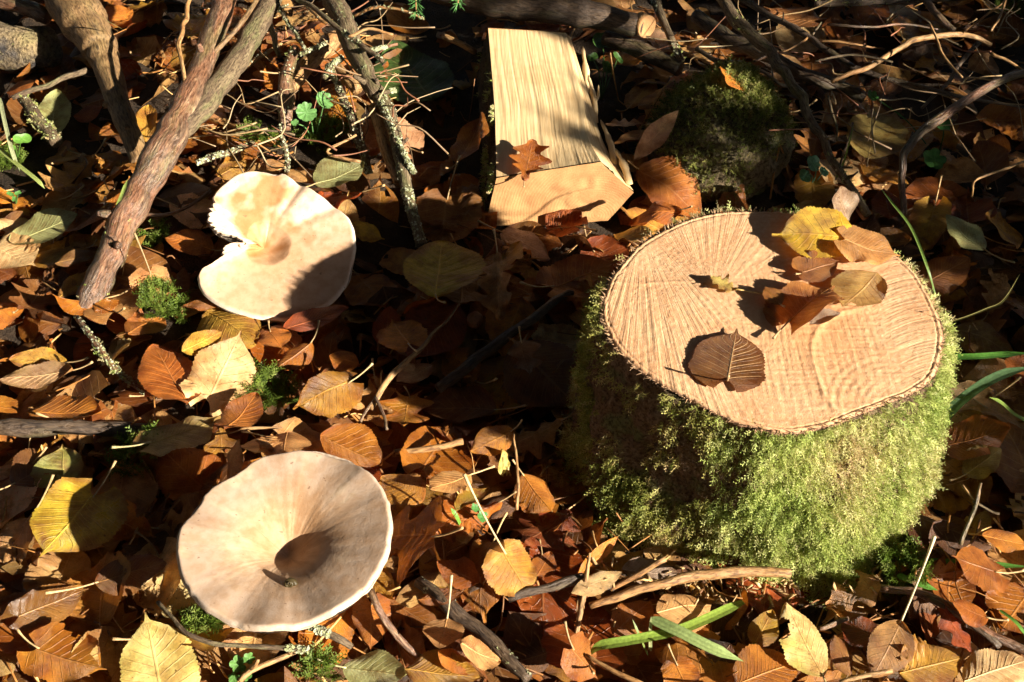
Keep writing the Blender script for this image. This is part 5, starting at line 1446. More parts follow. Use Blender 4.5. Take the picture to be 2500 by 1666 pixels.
stick('dark_stick', 'thick dark stick under the leaning stick', [(1700, 40, .03, 18), (1780, 95, .03, 20), (1850, 125, .028, 18), (1960, 180, .024, 16), (2060, 215, .02, 17), (2110, 240, .016, 15)], 'bark_dark', 'stick', seed=32, rough=.15)
stick('dark_twig', 'thin dark twig stretching from the stone into the shade', [(1700, 120, .04, 6), (1760, 150, .04, 6), (1820, 155, .038, 5), (1900, 200, .034, 4), (1930, 215, .03, 4)], 'bark_dark', 'twig', seed=33)
stick('fine_twig', 'fine upright twig between leaning stick and olive-yellow leaf', [(2022, 235, .05, 3), (2030, 275, .044, 3), (2042, 310, .036, 3), (2044, 345, .03, 2.5)], 'bark_grey', 'twig', seed=34)
stick('fine_twig', 'fine reddish twig beneath the leaning stick tip', [(2082, 300, .05, 3), (2072, 350, .04, 3.5), (2058, 380, .034, 3), (2040, 440, .02, 2.5)], 'bark_red', 'twig', seed=35)
stick('fine_twig', 'thin bent stalk in the shade touching the bramble foot', [(2500, 395, .04, 3), (2440, 415, .042, 3), (2380, 440, .04, 3), (2372, 480, .02, 2.5)], 'bark_bare', 'twig', seed=36)
stick('dark_twig', 'dark twig receding into the far shade', [(2250, -10, .05, 9), (2290, 40, .046, 9), (2330, 75, .04, 8)], 'bark_red', 'twig', seed=37)
stick('dark_twig', 'slanting dark twig under the crooked sunlit twig', [(2395, 100, .05, 6), (2350, 150, .046, 5.5), (2310, 205, .04, 5), (2250, 265, .03, 4)], 'bark_dark', 'twig', seed=38)
stick('dark_twig', 'dark mossy twig along the back of the scene', [(1990, 10, .05, 8), (2100, 8, .05, 8), (2250, 0, .05, 7), (2450, -10, .05, 7)], 'bark_dark', 'twig', seed=39, moss=140)
stick('lying_stick', 'dark lying stick with a lit end beside the arched orange leaf', [(-40, 1045, .026, 19), (60, 1048, .026, 20), (140, 1046, .026, 19), (250, 1046, .024, 18), (370, 1045, .020, 15)], 'bark_dark', 'stick', seed=40, sides=16, rough=.14)
stick('lichen_twig', 'reddish twig with a white lichen patch below the branch foot', [(188, 775, .03, 7), (215, 815, .032, 7), (240, 852, .03, 10), (262, 885, .028, 9), (290, 912, .024, 9), (340, 945, .020, 8), (385, 968, .014, 8)], 'bark_red', 'twig', seed=41, lichen=300, moss=90)
stick('thin_twig', 'thin bare reddish twig crossing the large dark red leaf', [(1122, 742, .035, 2), (1080, 790, .035, 3), (1035, 840, .034, 5), (985, 890, .032, 7), (940, 945, .028, 8), (905, 1000, .022, 6)], 'bark_bare', 'twig', seed=42, kink=.0014,
      subs=(([(950, 925, .03, 4), (915, 975, .026, 4), (880, 1030, .02, 4)], 'bark_red'), ([(915, 970, .028, 4), (935, 1010, .024, 4), (945, 1050, .02, 4)], 'bark_red')))
stick('dark_stick', 'dark stick in the stump shadow pointing at the stump', [(1070, 950, .016, 13), (1150, 890, .018, 14), (1220, 835, .02, 13), (1300, 780, .022, 12), (1375, 722, .024, 9), (1400, 715, .024, 6)], 'bark_dark', 'stick', seed=43)
stick('pale_twig', 'short pale straw twig between large mushroom and stump shadow', [(965, 1105, .024, 7), (1020, 1098, .026, 7.5), (1080, 1090, .027, 8), (1130, 1078, .026, 9)], 'bark_bare', 'twig', seed=44)
stick('straw_stalk', 'thin straw stalk lying behind the large mushroom', [(522, 1061, .03, 2.5), (570, 1055, .032, 2.5), (605, 1046, .034, 4), (690, 1045, .034, 2.5)], 'bark_bare', 'stalk', seed=45, kink=0)
stick('lichen_twig', 'frosty lichened twig in front of the large mushroom', [(385, 1470, .046, 5), (420, 1510, .046, 5), (460, 1545, .046, 6), (520, 1570, .044, 6), (600, 1578, .042, 6), (680, 1583, .040, 6), (755, 1588, .038, 6)], 'bark_grey', 'twig', lichen=1100, seed=46, kink=.001)
stick('lichen_twig', 'thick frosted twig end below the large mushroom stem', [(748, 1528, .042, 7), (790, 1545, .042, 9), (830, 1565, .040, 10), (858, 1580, .034, 7)], 'bark_grey', 'twig', lichen=520, seed=47)
stick('thin_twig', 'bare forked twig over the small ivy leaves', [(585, 1665, .03, 7), (610, 1635, .032, 7), (650, 1615, .032, 7), (690, 1600, .03, 7), (732, 1586, .028, 6)], 'bark_bare', 'twig', seed=48, subs=(([(612, 1632, .034, 6), (630, 1610, .04, 5)], 'bark_bare'),))
stick('brown_twig', 'brown twig sloping away from the large mushroom rim', [(900, 1435, .045, 9), (930, 1490, .038, 9), (960, 1535, .030, 9), (1000, 1580, .022, 9), (1030, 1610, .016, 8)], 'bark_red', 'twig', seed=49)
stick('rotten_twig', 'dark wet rotting twig speckled with bits', [(1020, 1420, .022, 14), (1100, 1480, .022, 17), (1160, 1530, .02, 17), (1230, 1600, .018, 17), (1290, 1660, .016, 15)], 'bark_dark', 'twig', seed=50, rough=.22, sides=14, lichen=90)
stick('long_twig', 'long reddish twig lying along the stump foot', [(1240, 1462, .030, 10), (1330, 1440, .032, 12), (1420, 1415, .032, 14), (1500, 1440, .03, 5)], 'bark_dark', 'twig', seed=51, rough=.2)
stick('long_twig', 'long peeling reddish twig passing under the stump moss', [(1440, 1480, .026, 9), (1530, 1450, .030, 12), (1620, 1425, .034, 12), (1720, 1402, .034, 13), (1830, 1395, .032, 13), (1930, 1400, .03, 11)], 'bark_bare', 'twig', seed=52, rough=.12)
stick('thin_twig', 'thin stick pointing up to the stump beside the long peeling twig', [(1490, 1440, .03, 6), (1560, 1405, .036, 7), (1625, 1365, .044, 7)], 'bark_bare', 'twig', seed=53)
stick('fallen_twig', 'fallen reddish twig with frayed bark beside the angular leaf', [(2150, 1435, .03, 10), (2250, 1455, .034, 11), (2330, 1490, .034, 12), (2420, 1545, .03, 12), (2520, 1600, .026, 12)], 'bark_red', 'twig', seed=54, rough=.2,
      subs=(([(2270, 1462, .036, 6), (2360, 1520, .036, 7), (2440, 1580, .03, 7)], 'bark_dark'),))
stick('thin_twig', 'short reddish twig in front of the torn tan lobed leaf', [(2000, 1535, .026, 6), (2040, 1520, .027, 6), (2072, 1510, .027, 5)], 'bark_red', 'twig', seed=55)
stick('fine_twig', 'knotted fine twig in the shade behind the stump foot', [(2345, 1330, .03, 6), (2360, 1280, .04, 5), (2385, 1225, .05, 5), (2395, 1180, .055, 3)], 'bark_red', 'twig', seed=56, subs=(([(2385, 1225, .05, 3), (2350, 1185, .052, 3)], 'bark_bare'), ([(2375, 1225, .05, 3), (2440, 1255, .048, 3)], 'bark_grey')))
stick('straw_stalk', 'pale stalk lying below the tan leaf with tall stalk', [(2050, 1665, .03, 5), (2110, 1650, .032, 6), (2178, 1638, .032, 6)], 'bark_bare', 'stalk', seed=57, kink=0)
stick('straw_stalk', 'straight straw leaning before the narrow orange leaf', [(1405, 1560, .01, 7), (1425, 1450, .03, 7), (1440, 1350, .05, 3)], 'bark_bare', 'stalk', seed=58, kink=0)
stick('straw_stalk', 'long thin stem crossing the bottom litter by the orange leaf', [(1430, 1600, .03, 5), (1500, 1640, .03, 6), (1570, 1672, .03, 6)], 'bark_bare', 'stalk', seed=59, kink=0)
stick('fine_twig', 'two-part pale thread of stem standing before the stump shadow', [(1262, 1245, .02, 4), (1262, 1190, .03, 4), (1258, 1110, .04, 3), (1255, 1060, .045, 2)], 'bark_bare', 'twig', seed=60)
stick('bare_stick', 'thin dark stick standing between lichen branch and log', [(1270, 1130, .01, 8), (1285, 1060, .02, 7), (1300, 1000, .03, 5)], 'bark_dark', 'stick', seed=61) if False else None
stick('pale_twig', 'tiny pale broken twig beside the bark of the log', [(1083, 88, .03, 7), (1120, 105, .03, 8), (1160, 128, .028, 8)], 'bark_bare', 'twig', seed=62)

for k, (pts, lab) in enumerate([
    ([(545, 75, .06, 4), (620, 45, .064, 4), (705, 12, .068, 3)], 'thin grey twig crossing behind the forked branch top'),
    ([(600, 165, .03, 5), (655, 128, .036, 5), (712, 92, .04, 4)], 'short bent twig between forked branch and rotten stub'),
    ([(745, 10, .07, 4), (790, 55, .07, 4), (835, 35, .074, 3)], 'crooked twig above the lichen-covered branch fork'),
    ([(620, 250, .02, 4), (690, 268, .024, 4), (770, 262, .02, 3)], 'thin straight twig on the moss behind the torn mushroom'),
    ([(560, 330, .03, 3), (640, 318, .03, 3), (720, 330, .026, 3)], 'pale straight stalk lying behind the torn mushroom moss'),
    ([(850, 90, .09, 4), (905, 70, .094, 4), (960, 85, .09, 3)], 'thin twig poking sideways from the lichen-covered branch'),
    ([(880, 395, .03, 4), (800, 372, .034, 4), (870, 330, .04, 3)], 'slim pale stalk leaning over the light green leaf'),
    ([(2020, 60, .08, 3), (2110, 68, .082, 3), (2200, 60, .08, 2.5), (2290, 72, .078, 2)], 'fine pale twig above the crooked sunlit twig'),
    ([(1990, 150, .06, 3), (2080, 135, .066, 3), (2180, 152, .066, 2.5)], 'fine reddish twig below the long dark twig'),
    ([(2270, 60, .09, 3), (2300, 130, .08, 3), (2350, 190, .07, 2.5)], 'fine grey twig hanging across the crooked sunlit twig'),
    ([(2420, 130, .07, 4), (2460, 150, .066, 4), (2500, 175, .06, 3)], 'short pale broken twig near the bramble stem'),
    ([(1840, 150, .06, 3), (1900, 128, .07, 3), (1960, 140, .072, 2.5)], 'fine bare twig touching the leaning stick')]):
    stick('fine_twig', lab, pts, ['bark_grey', 'bark_bare', 'bark_bare', 'bark_red'][k % 4], 'twig', seed=120 + k, lichen=70 if k < 3 else 0)

# tangle of hair-fine dry stems under the branches
rng = np.random.default_rng(313)
parts = []
for k in range(150):
    if k < 85: u, v_ = rng.uniform(430, 1020), rng.uniform(-20, 380)
    else: u, v_ = rng.uniform(1620, 2520), rng.uniform(-20, 330)
    p = P(u, v_, rng.uniform(0.02, 0.06))
    L = rng.uniform(0.03, 0.10); h = rng.uniform(0, np.pi)
    d = np.array([math.cos(h), math.sin(h), rng.normal() * 0.35]) * L
    q = np.array([p - d / 2, p - d * 0.1 + rng.normal(size=3) * 0.08 * L, p + d * 0.2 + rng.normal(size=3) * 0.06 * L, p + d / 2])
    if (q[:, 2] < 0.004).any() or BLOCK[hf_idx(q)].any(): continue
    vv, ff = tube_np(smooth_path(q, 12), np.linspace(1.0, 0.5, 12) * rng.uniform(0.0004, 0.0010), 5, 0.1, k)
    parts.append((vv, ff, np.array([(.34, .23, .11), (.20, .13, .07), (.42, .31, .17), (.24, .10, .05)][k % 4]) * rng.uniform(0.7, 1.2)))
v, f, c = join_np(parts)
tag(obj('twig_tangle', mesh_np('twig_tangle', v, f, colr=c), M['petiole']), 'tangle of hair-fine dry stems under the branches', 'twig tangle', kind='stuff')

# ------------------------------------------------------------------ green plants
def blade_np(path, width, rng, fold=0.25, col_=(0.10, 0.24, 0.03)):
    path = smooth_path(path, 26)
    T = np.gradient(path, axis=0); T /= np.linalg.norm(T, axis=1)[:, None]
    S_ = np.cross(T, [0, 0, 1.0]); S_ /= np.linalg.norm(S_, axis=1)[:, None] + 1e-9
    t = np.linspace(0, 1, 26)
    w = width * np.clip(np.minimum((t + 0.06) * 8, (1.0 - t) * 4.0 + 0.02), 0, 1)
    s = np.linspace(-1, 1, 7)
    V = path[:, None] + S_[:, None] * (w[:, None] * s[None] * 0.5)[..., None] + np.array([0, 0, 1.0]) * (fold * w[:, None] * np.abs(s)[None] * 0.5)[..., None]
    k = (1 + 0.18 * np.cos(s * 9))[None, :, None] * np.ones((26, 1, 1))
    C = (np.array(col_) * 0.85 + np.array([0.03, 0.015, 0.012])) * k
    return V.reshape(-1, 3), [grid_faces(26, 7)], np.clip(C.reshape(-1, 3), 0, 1)

def grass(label, pts, wpx, c=(0.12, 0.27, 0.035), fold=0.25):
    path = np.array([P(*q) for q in pts])
    v, f, cc_ = blade_np(path, 0.95 * wpx * mpp(path[0]), np.random.default_rng(1), fold, c)
    o = obj('grass_blade', mesh_np('grass_blade', v - path[0], f, colr=cc_), M['plant'])
    o.location = path[0]
    return tag(o, label, 'grass', 'grass blades')
grass('broad pale green grass blade crossing another before the stump', [(1590, 1512, .036), (1660, 1545, .038), (1740, 1585, .036), (1815, 1615, .03)], 34, (.30, .42, .14))
grass('bent yellow-green grass blade with a hooked tip', [(1815, 1470, .02), (1720, 1515, .028), (1640, 1545, .03), (1520, 1568, .032), (1460, 1580, .03), (1436, 1606, .024)], 28, (.24, .38, .05))
grass('short upright grass blade beside the crossing blades', [(1588, 1590, .02), (1588, 1545, .03), (1590, 1505, .04)], 9, (.34, .38, .16))
grass('thin dark grass blade leaning by the crossing blades', [(1582, 1600, .015), (1562, 1555, .03), (1544, 1512, .04)], 7, (.16, .24, .05))
grass('broad level green grass blade touching the stump side', [(2300, 874, .03), (2380, 872, .032), (2440, 868, .03), (2520, 862, .03)], 22, (.05, .20, .02))
grass('bitten blue-green grass blade rising beside the stump', [(2298, 1030, .03), (2340, 985, .04), (2400, 940, .05), (2460, 912, .055), (2530, 895, .06)], 30, (.10, .22, .09))
grass('pointed green grass blade beside the large brown leaf', [(2530, 1040, .03), (2480, 1015, .04), (2445, 985, .05), (2415, 970, .055)], 16, (.16, .26, .04))
grass('low green grass blade behind the round brown leaf', [(2210, 1372, .02), (2300, 1372, .022), (2420, 1380, .02), (2520, 1385, .02)], 18, (.05, .20, .02))
grass('green grass blade tucked under the torn tan leaf', [(2190, 1405, .024), (2240, 1425, .026), (2290, 1442, .024)], 20, (.08, .26, .03))
grass('slim green grass blade at the fallen reddish twig', [(2440, 1490, .026), (2480, 1520, .028), (2510, 1560, .024)], 10, (.10, .28, .03))
grass('pale bent grass blade hanging on the litter edge by the sticks', [(0, 240, .05), (12, 300, .045), (30, 370, .035), (52, 430, .02)], 10, (.38, .42, .22))
grass('yellowish grass blade running into the moss by the branch', [(-20, 350, .03), (40, 400, .03), (90, 440, .026), (110, 462, .02)], 11, (.30, .38, .10))
grass('short green blade stuck to the forked branch side', [(286, 505, .05), (298, 475, .055), (312, 438, .06)], 10, (.26, .36, .08))
grass('thin green stem rising behind the leaves on the stump', [(2285, 728, .10), (2262, 650, .12), (2225, 560, .13), (2180, 500, .135), (2150, 460, .13)], 8, (.10, .19, .03), .6)
grass('dry bent grass stalk beyond the stump', [(2305, 792, .05), (2360, 775, .055), (2410, 755, .06), (2450, 735, .065), (2490, 670, .08)], 6, (.30, .28, .09), .6)
grass('tall green stalk beside the olive-yellow leaf', [(2040, 440, .02), (2062, 390, .035), (2085, 300, .06)], 5, (.16, .26, .04), .6)
grass('small dark green blade near the big wet orange leaf', [(1128, 1290, .02), (1115, 1262, .03), (1100, 1240, .035)], 12, (.14, .34, .04))
grass('yellow dry grass straw on the thick brown stick', [(225, 25, .10), (262, 52, .085), (305, 75, .07)], 9, (.40, .34, .12))

def round_leaf_np(c, n, r, rng, lobes=9, depth=0.12, cup=0.15, notch=0.5, head=0.0):
    """scalloped round leaf"""
    n = np.asarray(n, float); n /= np.linalg.norm(n)
    a = np.cross(n, [0.3, 0.9, 0.1]); a /= np.linalg.norm(a); b = np.cross(n, a)
    th = np.linspace(-np.pi, np.pi, 72, endpoint=False)
    R_ = r * ((0.52 + 0.48 * np.abs(np.cos(th)) ** 1.7) if lobes == 1 else (1 - depth + depth * np.abs(np.cos(th * lobes / 2)) ** 0.6)) * (1 - notch * np.exp(-((np.abs(th) - np.pi) / 0.22) ** 2))
    rr = np.linspace(0, 1, 9)
    A = th + head
    V = c + (rr[:, None] * R_)[..., None] * (np.cos(A)[None, :, None] * a + np.sin(A)[None, :, None] * b) + (cup * r * rr[:, None] ** 2 + 0.05 * r * rr[:, None] * np.cos(th * lobes)[None])[..., None] * n
    return V.reshape(-1, 3), [grid_faces(9, 72, True)]

def plant(name, label, cat, leaves, stem_to, colr, lobes=9, depth=0.12, notch=0.5, holes=False):
    root_p = P(*stem_to)
    root = thing(name, label, cat, root_p)
    rng = np.random.default_rng(len(label))
    for (u, v_, z, rpx, nrm, head) in leaves:
        c = P(u, v_, z)
        v, f = round_leaf_np(c, nrm, rpx * mpp(c), rng, lobes, depth, 0.15, notch, head)
        th = np.tile(np.linspace(-np.pi, np.pi, 72, endpoint=False), 9); rr = np.repeat(np.linspace(0, 1, 9), 72)
        k = 1 + 0.35 * np.clip(np.cos(th * 5) * 4 - 3, 0, 1) * (rr < 0.9)
        ff = f
        obj('leaf', mesh_np('leaf', v - root_p, ff, colr=np.array(colr) * k[:, None]), M['plant'], root)
        sp = smooth_path([c, 0.5 * (c + root_p) + np.array([0.002, 0, 0.004]), root_p - np.array([0, 0, .004])], 10)
        v, f = tube_np(sp, 0.0006, 5)
        obj('stalk', mesh_np('stalk', v - root_p, f, colr=np.array(colr) * 0.8), M['petiole'], root)
    return root
plant('ground_ivy', 'two scalloped bright green leaves between the lichened twigs', 'plant', [(748, 275, .045, 26, (.25, -.5, .8), 1.2), (792, 246, .05, 24, (.5, -.3, .7), .5), (720, 300, .03, 10, (.1, -.4, .9), 0)], (765, 345, .0), (.12, .26, .075))
plant('small_seedling', 'single fresh green leaf beside the thin pale twig', 'plant', [(54, 340, .04, 22, (.4, -.4, .8), .8), (30, 360, .03, 10, (.2, -.4, .8), 0)], (40, 380, .0), (.12, .26, .04), 1, 0.0, 0)
plant('clover', 'tiny clover leaves above the pale grey-green leaf', 'plant', [(25, 474, .03, 9, (.2, -.4, .9), 0), (44, 472, .03, 9, (.2, -.4, .9), 1), (34, 486, .03, 8, (.2, -.4, .9), 2)], (36, 500, .0), (.09, .22, .05), 1, 0.0, 0.3)
plant('ivy', 'young ivy leaves in front of the large mushroom', 'plant', [(582, 1622, .03, 22, (.2, -.4, .9), .4), (608, 1608, .03, 15, (.3, -.3, .9), 1), (600, 1648, .028, 16, (.1, -.5, .9), 2), (570, 1655, .024, 14, (0, -.5, .9), 0)], (595, 1665, .0), (.12, .26, .06), 5, 0.35, 0.3)
plant('bushy_seedling', 'dull green seedling with insect-bitten leaves beside the split log', 'plant', [(1470, 100, .012, 34, (.5, -.5, .6), .9), (1508, 142, .012, 18, (.6, -.3, .7), 0), (1480, 165, .014, 20, (.3, -.3, .8), 2), (1446, 140, .012, 16, (.2, -.5, .8), 1)], (1468, 235, .0), (.055, .12, .025), 1, 0.0, 0.1)
plant('green_herb', 'small bright green leaf scraps by the wet orange leaf', 'plant', [(1178, 1262, .026, 16, (.5, -.3, .8), .5), (1160, 1240, .03, 12, (.5, -.3, .8), 2)], (1170, 1285, .0), (.07, .20, .045), 5, 0.3, 0.2)
plant('shade_herb', 'shiny green herb leaves in the dark under the leaning stick', 'plant', [(1985, 400, .04, 22, (.4, -.5, .7), 0), (1965, 430, .03, 18, (.3, -.5, .8), 1), (2010, 420, .03, 15, (.5, -.3, .8), 2)], (1985, 450, .0), (.12, .28, .14), 4, 0.2, 0.3)
plant('shade_herb', 'dark green leaves below the bramble stem', 'plant', [(2300, 300, .03, 26, (.2, -.4, .9), 0), (2280, 390, .02, 30, (.1, -.4, .9), 1), (2130, 235, .03, 16, (.3, -.4, .9), 2)], (2290, 380, .0), (.05, .14, .03), 5, 0.25, 0.2)

def sprig(label, pts, seed):
    """spruce tip with needles all round"""
    rng = np.random.default_rng(seed)
    path = smooth_path(np.array([P(*q) for q in pts]), 20)
    O = path[0].copy()
    root = thing('spruce_sprig', label, 'sprig', O, 'spruce tips hanging into view')
    v, f = tube_np(path, 0.0007, 6)
    obj('twig', mesh_np('twig', v - O, f, bark=v), M['bark_bare'], root)
    nd = []
    T = np.gradient(path, axis=0); T /= np.linalg.norm(T, axis=1)[:, None]
    for k in range(110):
        i = int(rng.integers(0, 20))
        d = rng.normal(size=3); d -= T[i] * np.dot(d, T[i]); d /= np.linalg.norm(d); d = d * 0.8 + T[i] * 0.75
        d /= np.linalg.norm(d)
        L = rng.uniform(0.007, 0.011)
        vv, ff = tube_np(np.array([path[i], path[i] + d * L * 0.6, path[i] + d * L]), [0.00035, 0.0004, 0.0001], 4)
        nd.append((vv - O, ff, np.array([0.10, 0.26, 0.07]) * rng.uniform(0.7, 1.5)))
    v, f, c = join_np(nd)
    tag(obj('needles', mesh_np('needles', v, f, colr=c), M['plant'], root), kind='stuff')
sprig('spruce tip with needles hanging over the dark green leaf', [(1012, -70, .11), (1014, -20, .105), (1016, 30, .098)], 1)
sprig('second smaller spruce tip hanging near the split log', [(1125, -80, .11), (1122, -40, .106), (1118, 8, .1)], 2)

# moss tufts on the floor
def tuft(label, u, v_, rpx, n, seed, ln=(0.005, 0.012)):
    rng = np.random.default_rng(seed)
    c = on_ground(u, v_)
    r = rpx * mpp(c)
    a = rng.uniform(0, 2 * np.pi, n); q = np.sqrt(rng.random(n)) * r * (1 + 0.35 * vnoise(np.stack([np.cos(a), np.sin(a)], -1), 2, seed))
    b = np.stack([c[0] + q * np.cos(a), c[1] + q * np.sin(a), np.zeros(n)], -1)
    b[:, 2] = np.minimum(hf(b), c[2] + 0.01) + 0.001
    nr_ = np.stack([np.cos(a) * q / r, np.sin(a) * q / r, np.full(n, 1.2)], -1)
    v, f, cc_ = moss_np(b, nr_, rng.uniform(*ln, n), rng, 0.2, 0.7, moss_cols(n, rng, rng.uniform(0, 0.4, n)) * np.array([.34, .42, .22]), 8, 0.09)
    O = np.array([c[0], c[1], c[2]])
    o = obj('moss_tuft', mesh_np('moss_tuft', v - O, f, colr=cc_), M['moss']); o.location = O
    tag(o, label, 'moss', kind='stuff')
tuft('green moss tuft beside the glossy golden leaf', 650, 975, 55, 420, 1)
tuft('moss tuft between forked branch and torn mushroom', 400, 750, 42, 330, 2)
tuft('small moss tuft beside the orange leaf by the torn mushroom', 385, 585, 24, 130, 3)
tuft('sunlit moss patch under the bent grass blades', 15, 400, 40, 260, 4)
tuft('moss tuft in front of the large mushroom', 500, 1530, 40, 220, 5)
tuft('moss patch at the far edge beyond the twigs', 2480, 30, 50, 240, 6)
tuft('moss patch behind the torn mushroom under the twigs', 640, 345, 40, 240, 7)
tuft('moss patch around the ground ivy', 790, 320, 55, 300, 8)
tuft('moss strands at the right foot of the stump', 2200, 1400, 45, 260, 9)
tuft('moss tuft under the light green serrated leaf', 790, 1640, 35, 140, 10)
tuft('moss patch under the dark lying stick', 330, 1120, 50, 220, 11)

# sawdust and chips at the stump foot
rng = np.random.default_rng(55)
chips = []
for k in range(190):
    u, v_ = rng.normal(1800, 190), rng.normal(1425, 32)
    p = on_ground(u, v_, 0.001)
    if BLOCK[hf_idx(p[None])][0] and k % 4: continue
    s_ = rng.uniform(0.0008, 0.0026)
    A_ = rng.normal(size=(3, 3)); Q_, _r = np.linalg.qr(A_)
    b8 = np.array([[x, y, z] for x in (-1, 1) for y in (-1, 1) for z in (-1, 1)]) * np.array([1.6, 0.4, 0.14]) * (1 + 0.35 * rng.normal(size=(8, 3)))
    fq = np.array([[0, 1, 3, 2], [4, 6, 7, 5], [0, 4, 5, 1], [2, 3, 7, 6], [0, 2, 6, 4], [1, 5, 7, 3]])
    chips.append((b8 @ Q_ * s_ + p, [fq], np.array([0.50, 0.32, 0.14]) * rng.uniform(0.4, 1.1)))
v, f, c = join_np(chips)
tag(obj('wood_chips', mesh_np('wood_chips', v, f, colr=c, smooth=False), M['petiole']), 'pale sawdust and wood chips strewn along the stump foot', 'wood chips', kind='stuff')

# acorn and the little snail shell in the mushroom hollow
ac = on_ground(1160, 782, .004)
root = thing('acorn', 'small reddish acorn lying in the stump shadow', 'acorn', ac)
t = np.linspace(0, 1, 22)
R_ = 0.0062 * np.sin(np.pi * np.clip(t * 0.97 + 0.03, 0, 1)) ** 0.62
pth = ac + np.outer(t - 0.5, np.array([0.2, -0.9, 0.25])) * 0.017
v, f = tube_np(pth, R_ + 0.0003, 18)
obj('nut', mesh_np('nut', v - ac, f, colr=np.array([.34, .14, .06])), M['plant'], root)
v, f = tube_np(np.array([pth[-1], pth[-1] + np.array([.0003, -.0012, .0003])]), [0.0006, 0.0002], 8)
obj('tip', mesh_np('tip', v - ac, f, colr=np.array([.2, .1, .05])), M['petiole'], root)
tf = topF.reshape(-1, 3)
dc = tf - CAM
pu, pv = W_PX / 2 + FPX * dc[:, 0] / (dc @ FWD), H_PX / 2 - FPX * (dc @ UPV) / (dc @ FWD)
sh = tf[np.argmin(np.hypot(pu - 708, pv - 1428))] + np.array([0, 0, 0.0004])
th = np.linspace(0, 2.6 * 2 * np.pi, 90)
rs = 0.0029 * np.exp(-0.11 * th)
pth = sh + np.stack([rs * np.cos(th), rs * 0.6 * np.sin(th) - 0.0006 * th * 0.1, rs * np.sin(th) * 0.8 + 0.0002 * th], -1)
v, f = tube_np(pth, 0.0018 * np.exp(-0.11 * th), 10)
o = obj('snail_shell', mesh_np('snail_shell', v - sh, f, colr=np.array([.07, .05, .02])), M['plant']); o.location = sh
tag(o, 'tiny dark snail shell in the hollow of the large mushroom', 'snail shell')
# ------------------------------------------------------------------ the wood around the clearing (shade and closed sky)
SUNH = np.array([math.cos(SUN_AZ), -math.sin(SUN_AZ), 0.0])
NPERP = np.array([math.sin(SUN_AZ), math.cos(SUN_AZ), 0.0])
E2 = np.array([-math.sin(SUN_EL) * math.cos(SUN_AZ), math.sin(SUN_EL) * math.sin(SUN_AZ), math.cos(SUN_EL)])

def leaf_cards(c, size, rng, up=0.6):
    """folded lozenge leaves at points c"""
    n = len(c)
    nrm = rng.normal(size=(n, 3)); nrm[:, 2] += up; nrm /= np.linalg.norm(nrm, axis=1)[:, None]
    a = np.cross(nrm, rng.normal(size=(n, 3))); a /= np.linalg.norm(a, axis=1)[:, None]
    b = np.cross(nrm, a)
    s = size * rng.uniform(0.7, 1.3, (n, 1))
    V = np.stack([c - a * s, c - a * s * 0.3 + b * s * 0.55 + nrm * s * 0.12, c + a * s, c - a * s * 0.3 - b * s * 0.55 + nrm * s * 0.12], 1)
    F = (np.array([[0, 1, 2], [0, 2, 3]])[None] + (np.arange(n) * 4)[:, None, None]).reshape(-1, 3)
    C = np.repeat(np.array([[0.30, 0.15, 0.03], [0.12, 0.13, 0.03], [0.22, 0.16, 0.03]])[rng.integers(0, 3, n)] * rng.uniform(0.6, 1.2, (n, 1)), 4, 0)
    return V.reshape(-1, 3), [F], C

M['foliage'] = mat_vcol('foliage', 0.6, 0.35, 20, 0.2, 0.0)
def wood_tree(label, x, y, r, h, cr, seed, n=13000):
    rng = np.random.default_rng(seed)
    O = np.array([x, y, 0.0])
    root = thing('forest_tree', label, 'tree', O, 'trees around the clearing')
    z = np.linspace(0, 1, 24)
    pth = O + np.stack([0.25 * z * rng.normal(), 0.25 * z * rng.normal(), h * z - 0.05], -1) + np.stack([0.05 * np.sin(z * 5 + seed), 0.05 * np.cos(z * 4 + seed), 0 * z], -1)
    v, f = tube_np(pth, r * (1.35 - z * 1.1) * (1 + 0.6 * np.exp(-z * 30)), 20, 0.08, seed)
    obj('trunk', mesh_np('trunk', v - O, f, bark=v), M['bark_dark'], root)
    tips = []
    for k in range(9):
        i = int(rng.integers(9, 22)); a = rng.uniform(0, 2 * np.pi); L = cr * rng.uniform(0.6, 1.0)
        e = pth[i] + np.array([math.cos(a) * L, math.sin(a) * L, L * rng.uniform(0.1, 0.6)])
        q = smooth_path([pth[i], 0.5 * (pth[i] + e) + np.array([0, 0, 0.15]), e], 10)
        v, f = tube_np(q, np.linspace(r * 0.35, 0.01, 10), 7, 0.08, seed + k)
        obj('limb', mesh_np('limb', v - O, f, bark=v), M['bark_dark'], root)
        tips.append(q)
    q = np.concatenate(tips)
    c = q[rng.integers(0, len(q), n)] + rng.normal(size=(n, 3)) * np.array([0.55, 0.55, 0.38]) * cr * 0.42
    # the gap through which the low sun reaches the floor
    d = c - np.array([0.0, 0.1, 0.0]); off = d - np.outer(d @ SUN, SUN)
    c = c[(np.linalg.norm(off, axis=1) > 0.85) & (c[:, 2] > 1.2)]
    v, f, cc_ = leaf_cards(c, 0.15, rng)
    tag(obj('crown', mesh_np('crown', v - O, f, colr=cc_, smooth=False), M['foliage'], root), kind='stuff')
TREES = [(-2.2, 1.6, .16, 4.6, 1.9, 'slim tree standing behind the forked branch'), (0.4, 2.6, .2, 5.2, 2.1, 'tree behind the split log'), (2.6, 1.7, .18, 5.0, 2.0, 'tree beyond the bramble stem'), (-2.7, -0.9, .17, 4.8, 2.0, 'tree beside the large mushroom clearing'),
         (-1.2, -2.6, .2, 5.0, 2.1, 'tree at the back of the viewer'), (1.0, -3.0, .16, 4.6, 2.0, 'tree left of the sun gap'), (3.4, 0.1, .2, 5.2, 1.8, 'tree right of the sun gap'), (-0.9, 1.0, .13, 4.2, 1.7, 'young tree closing the canopy overhead')]
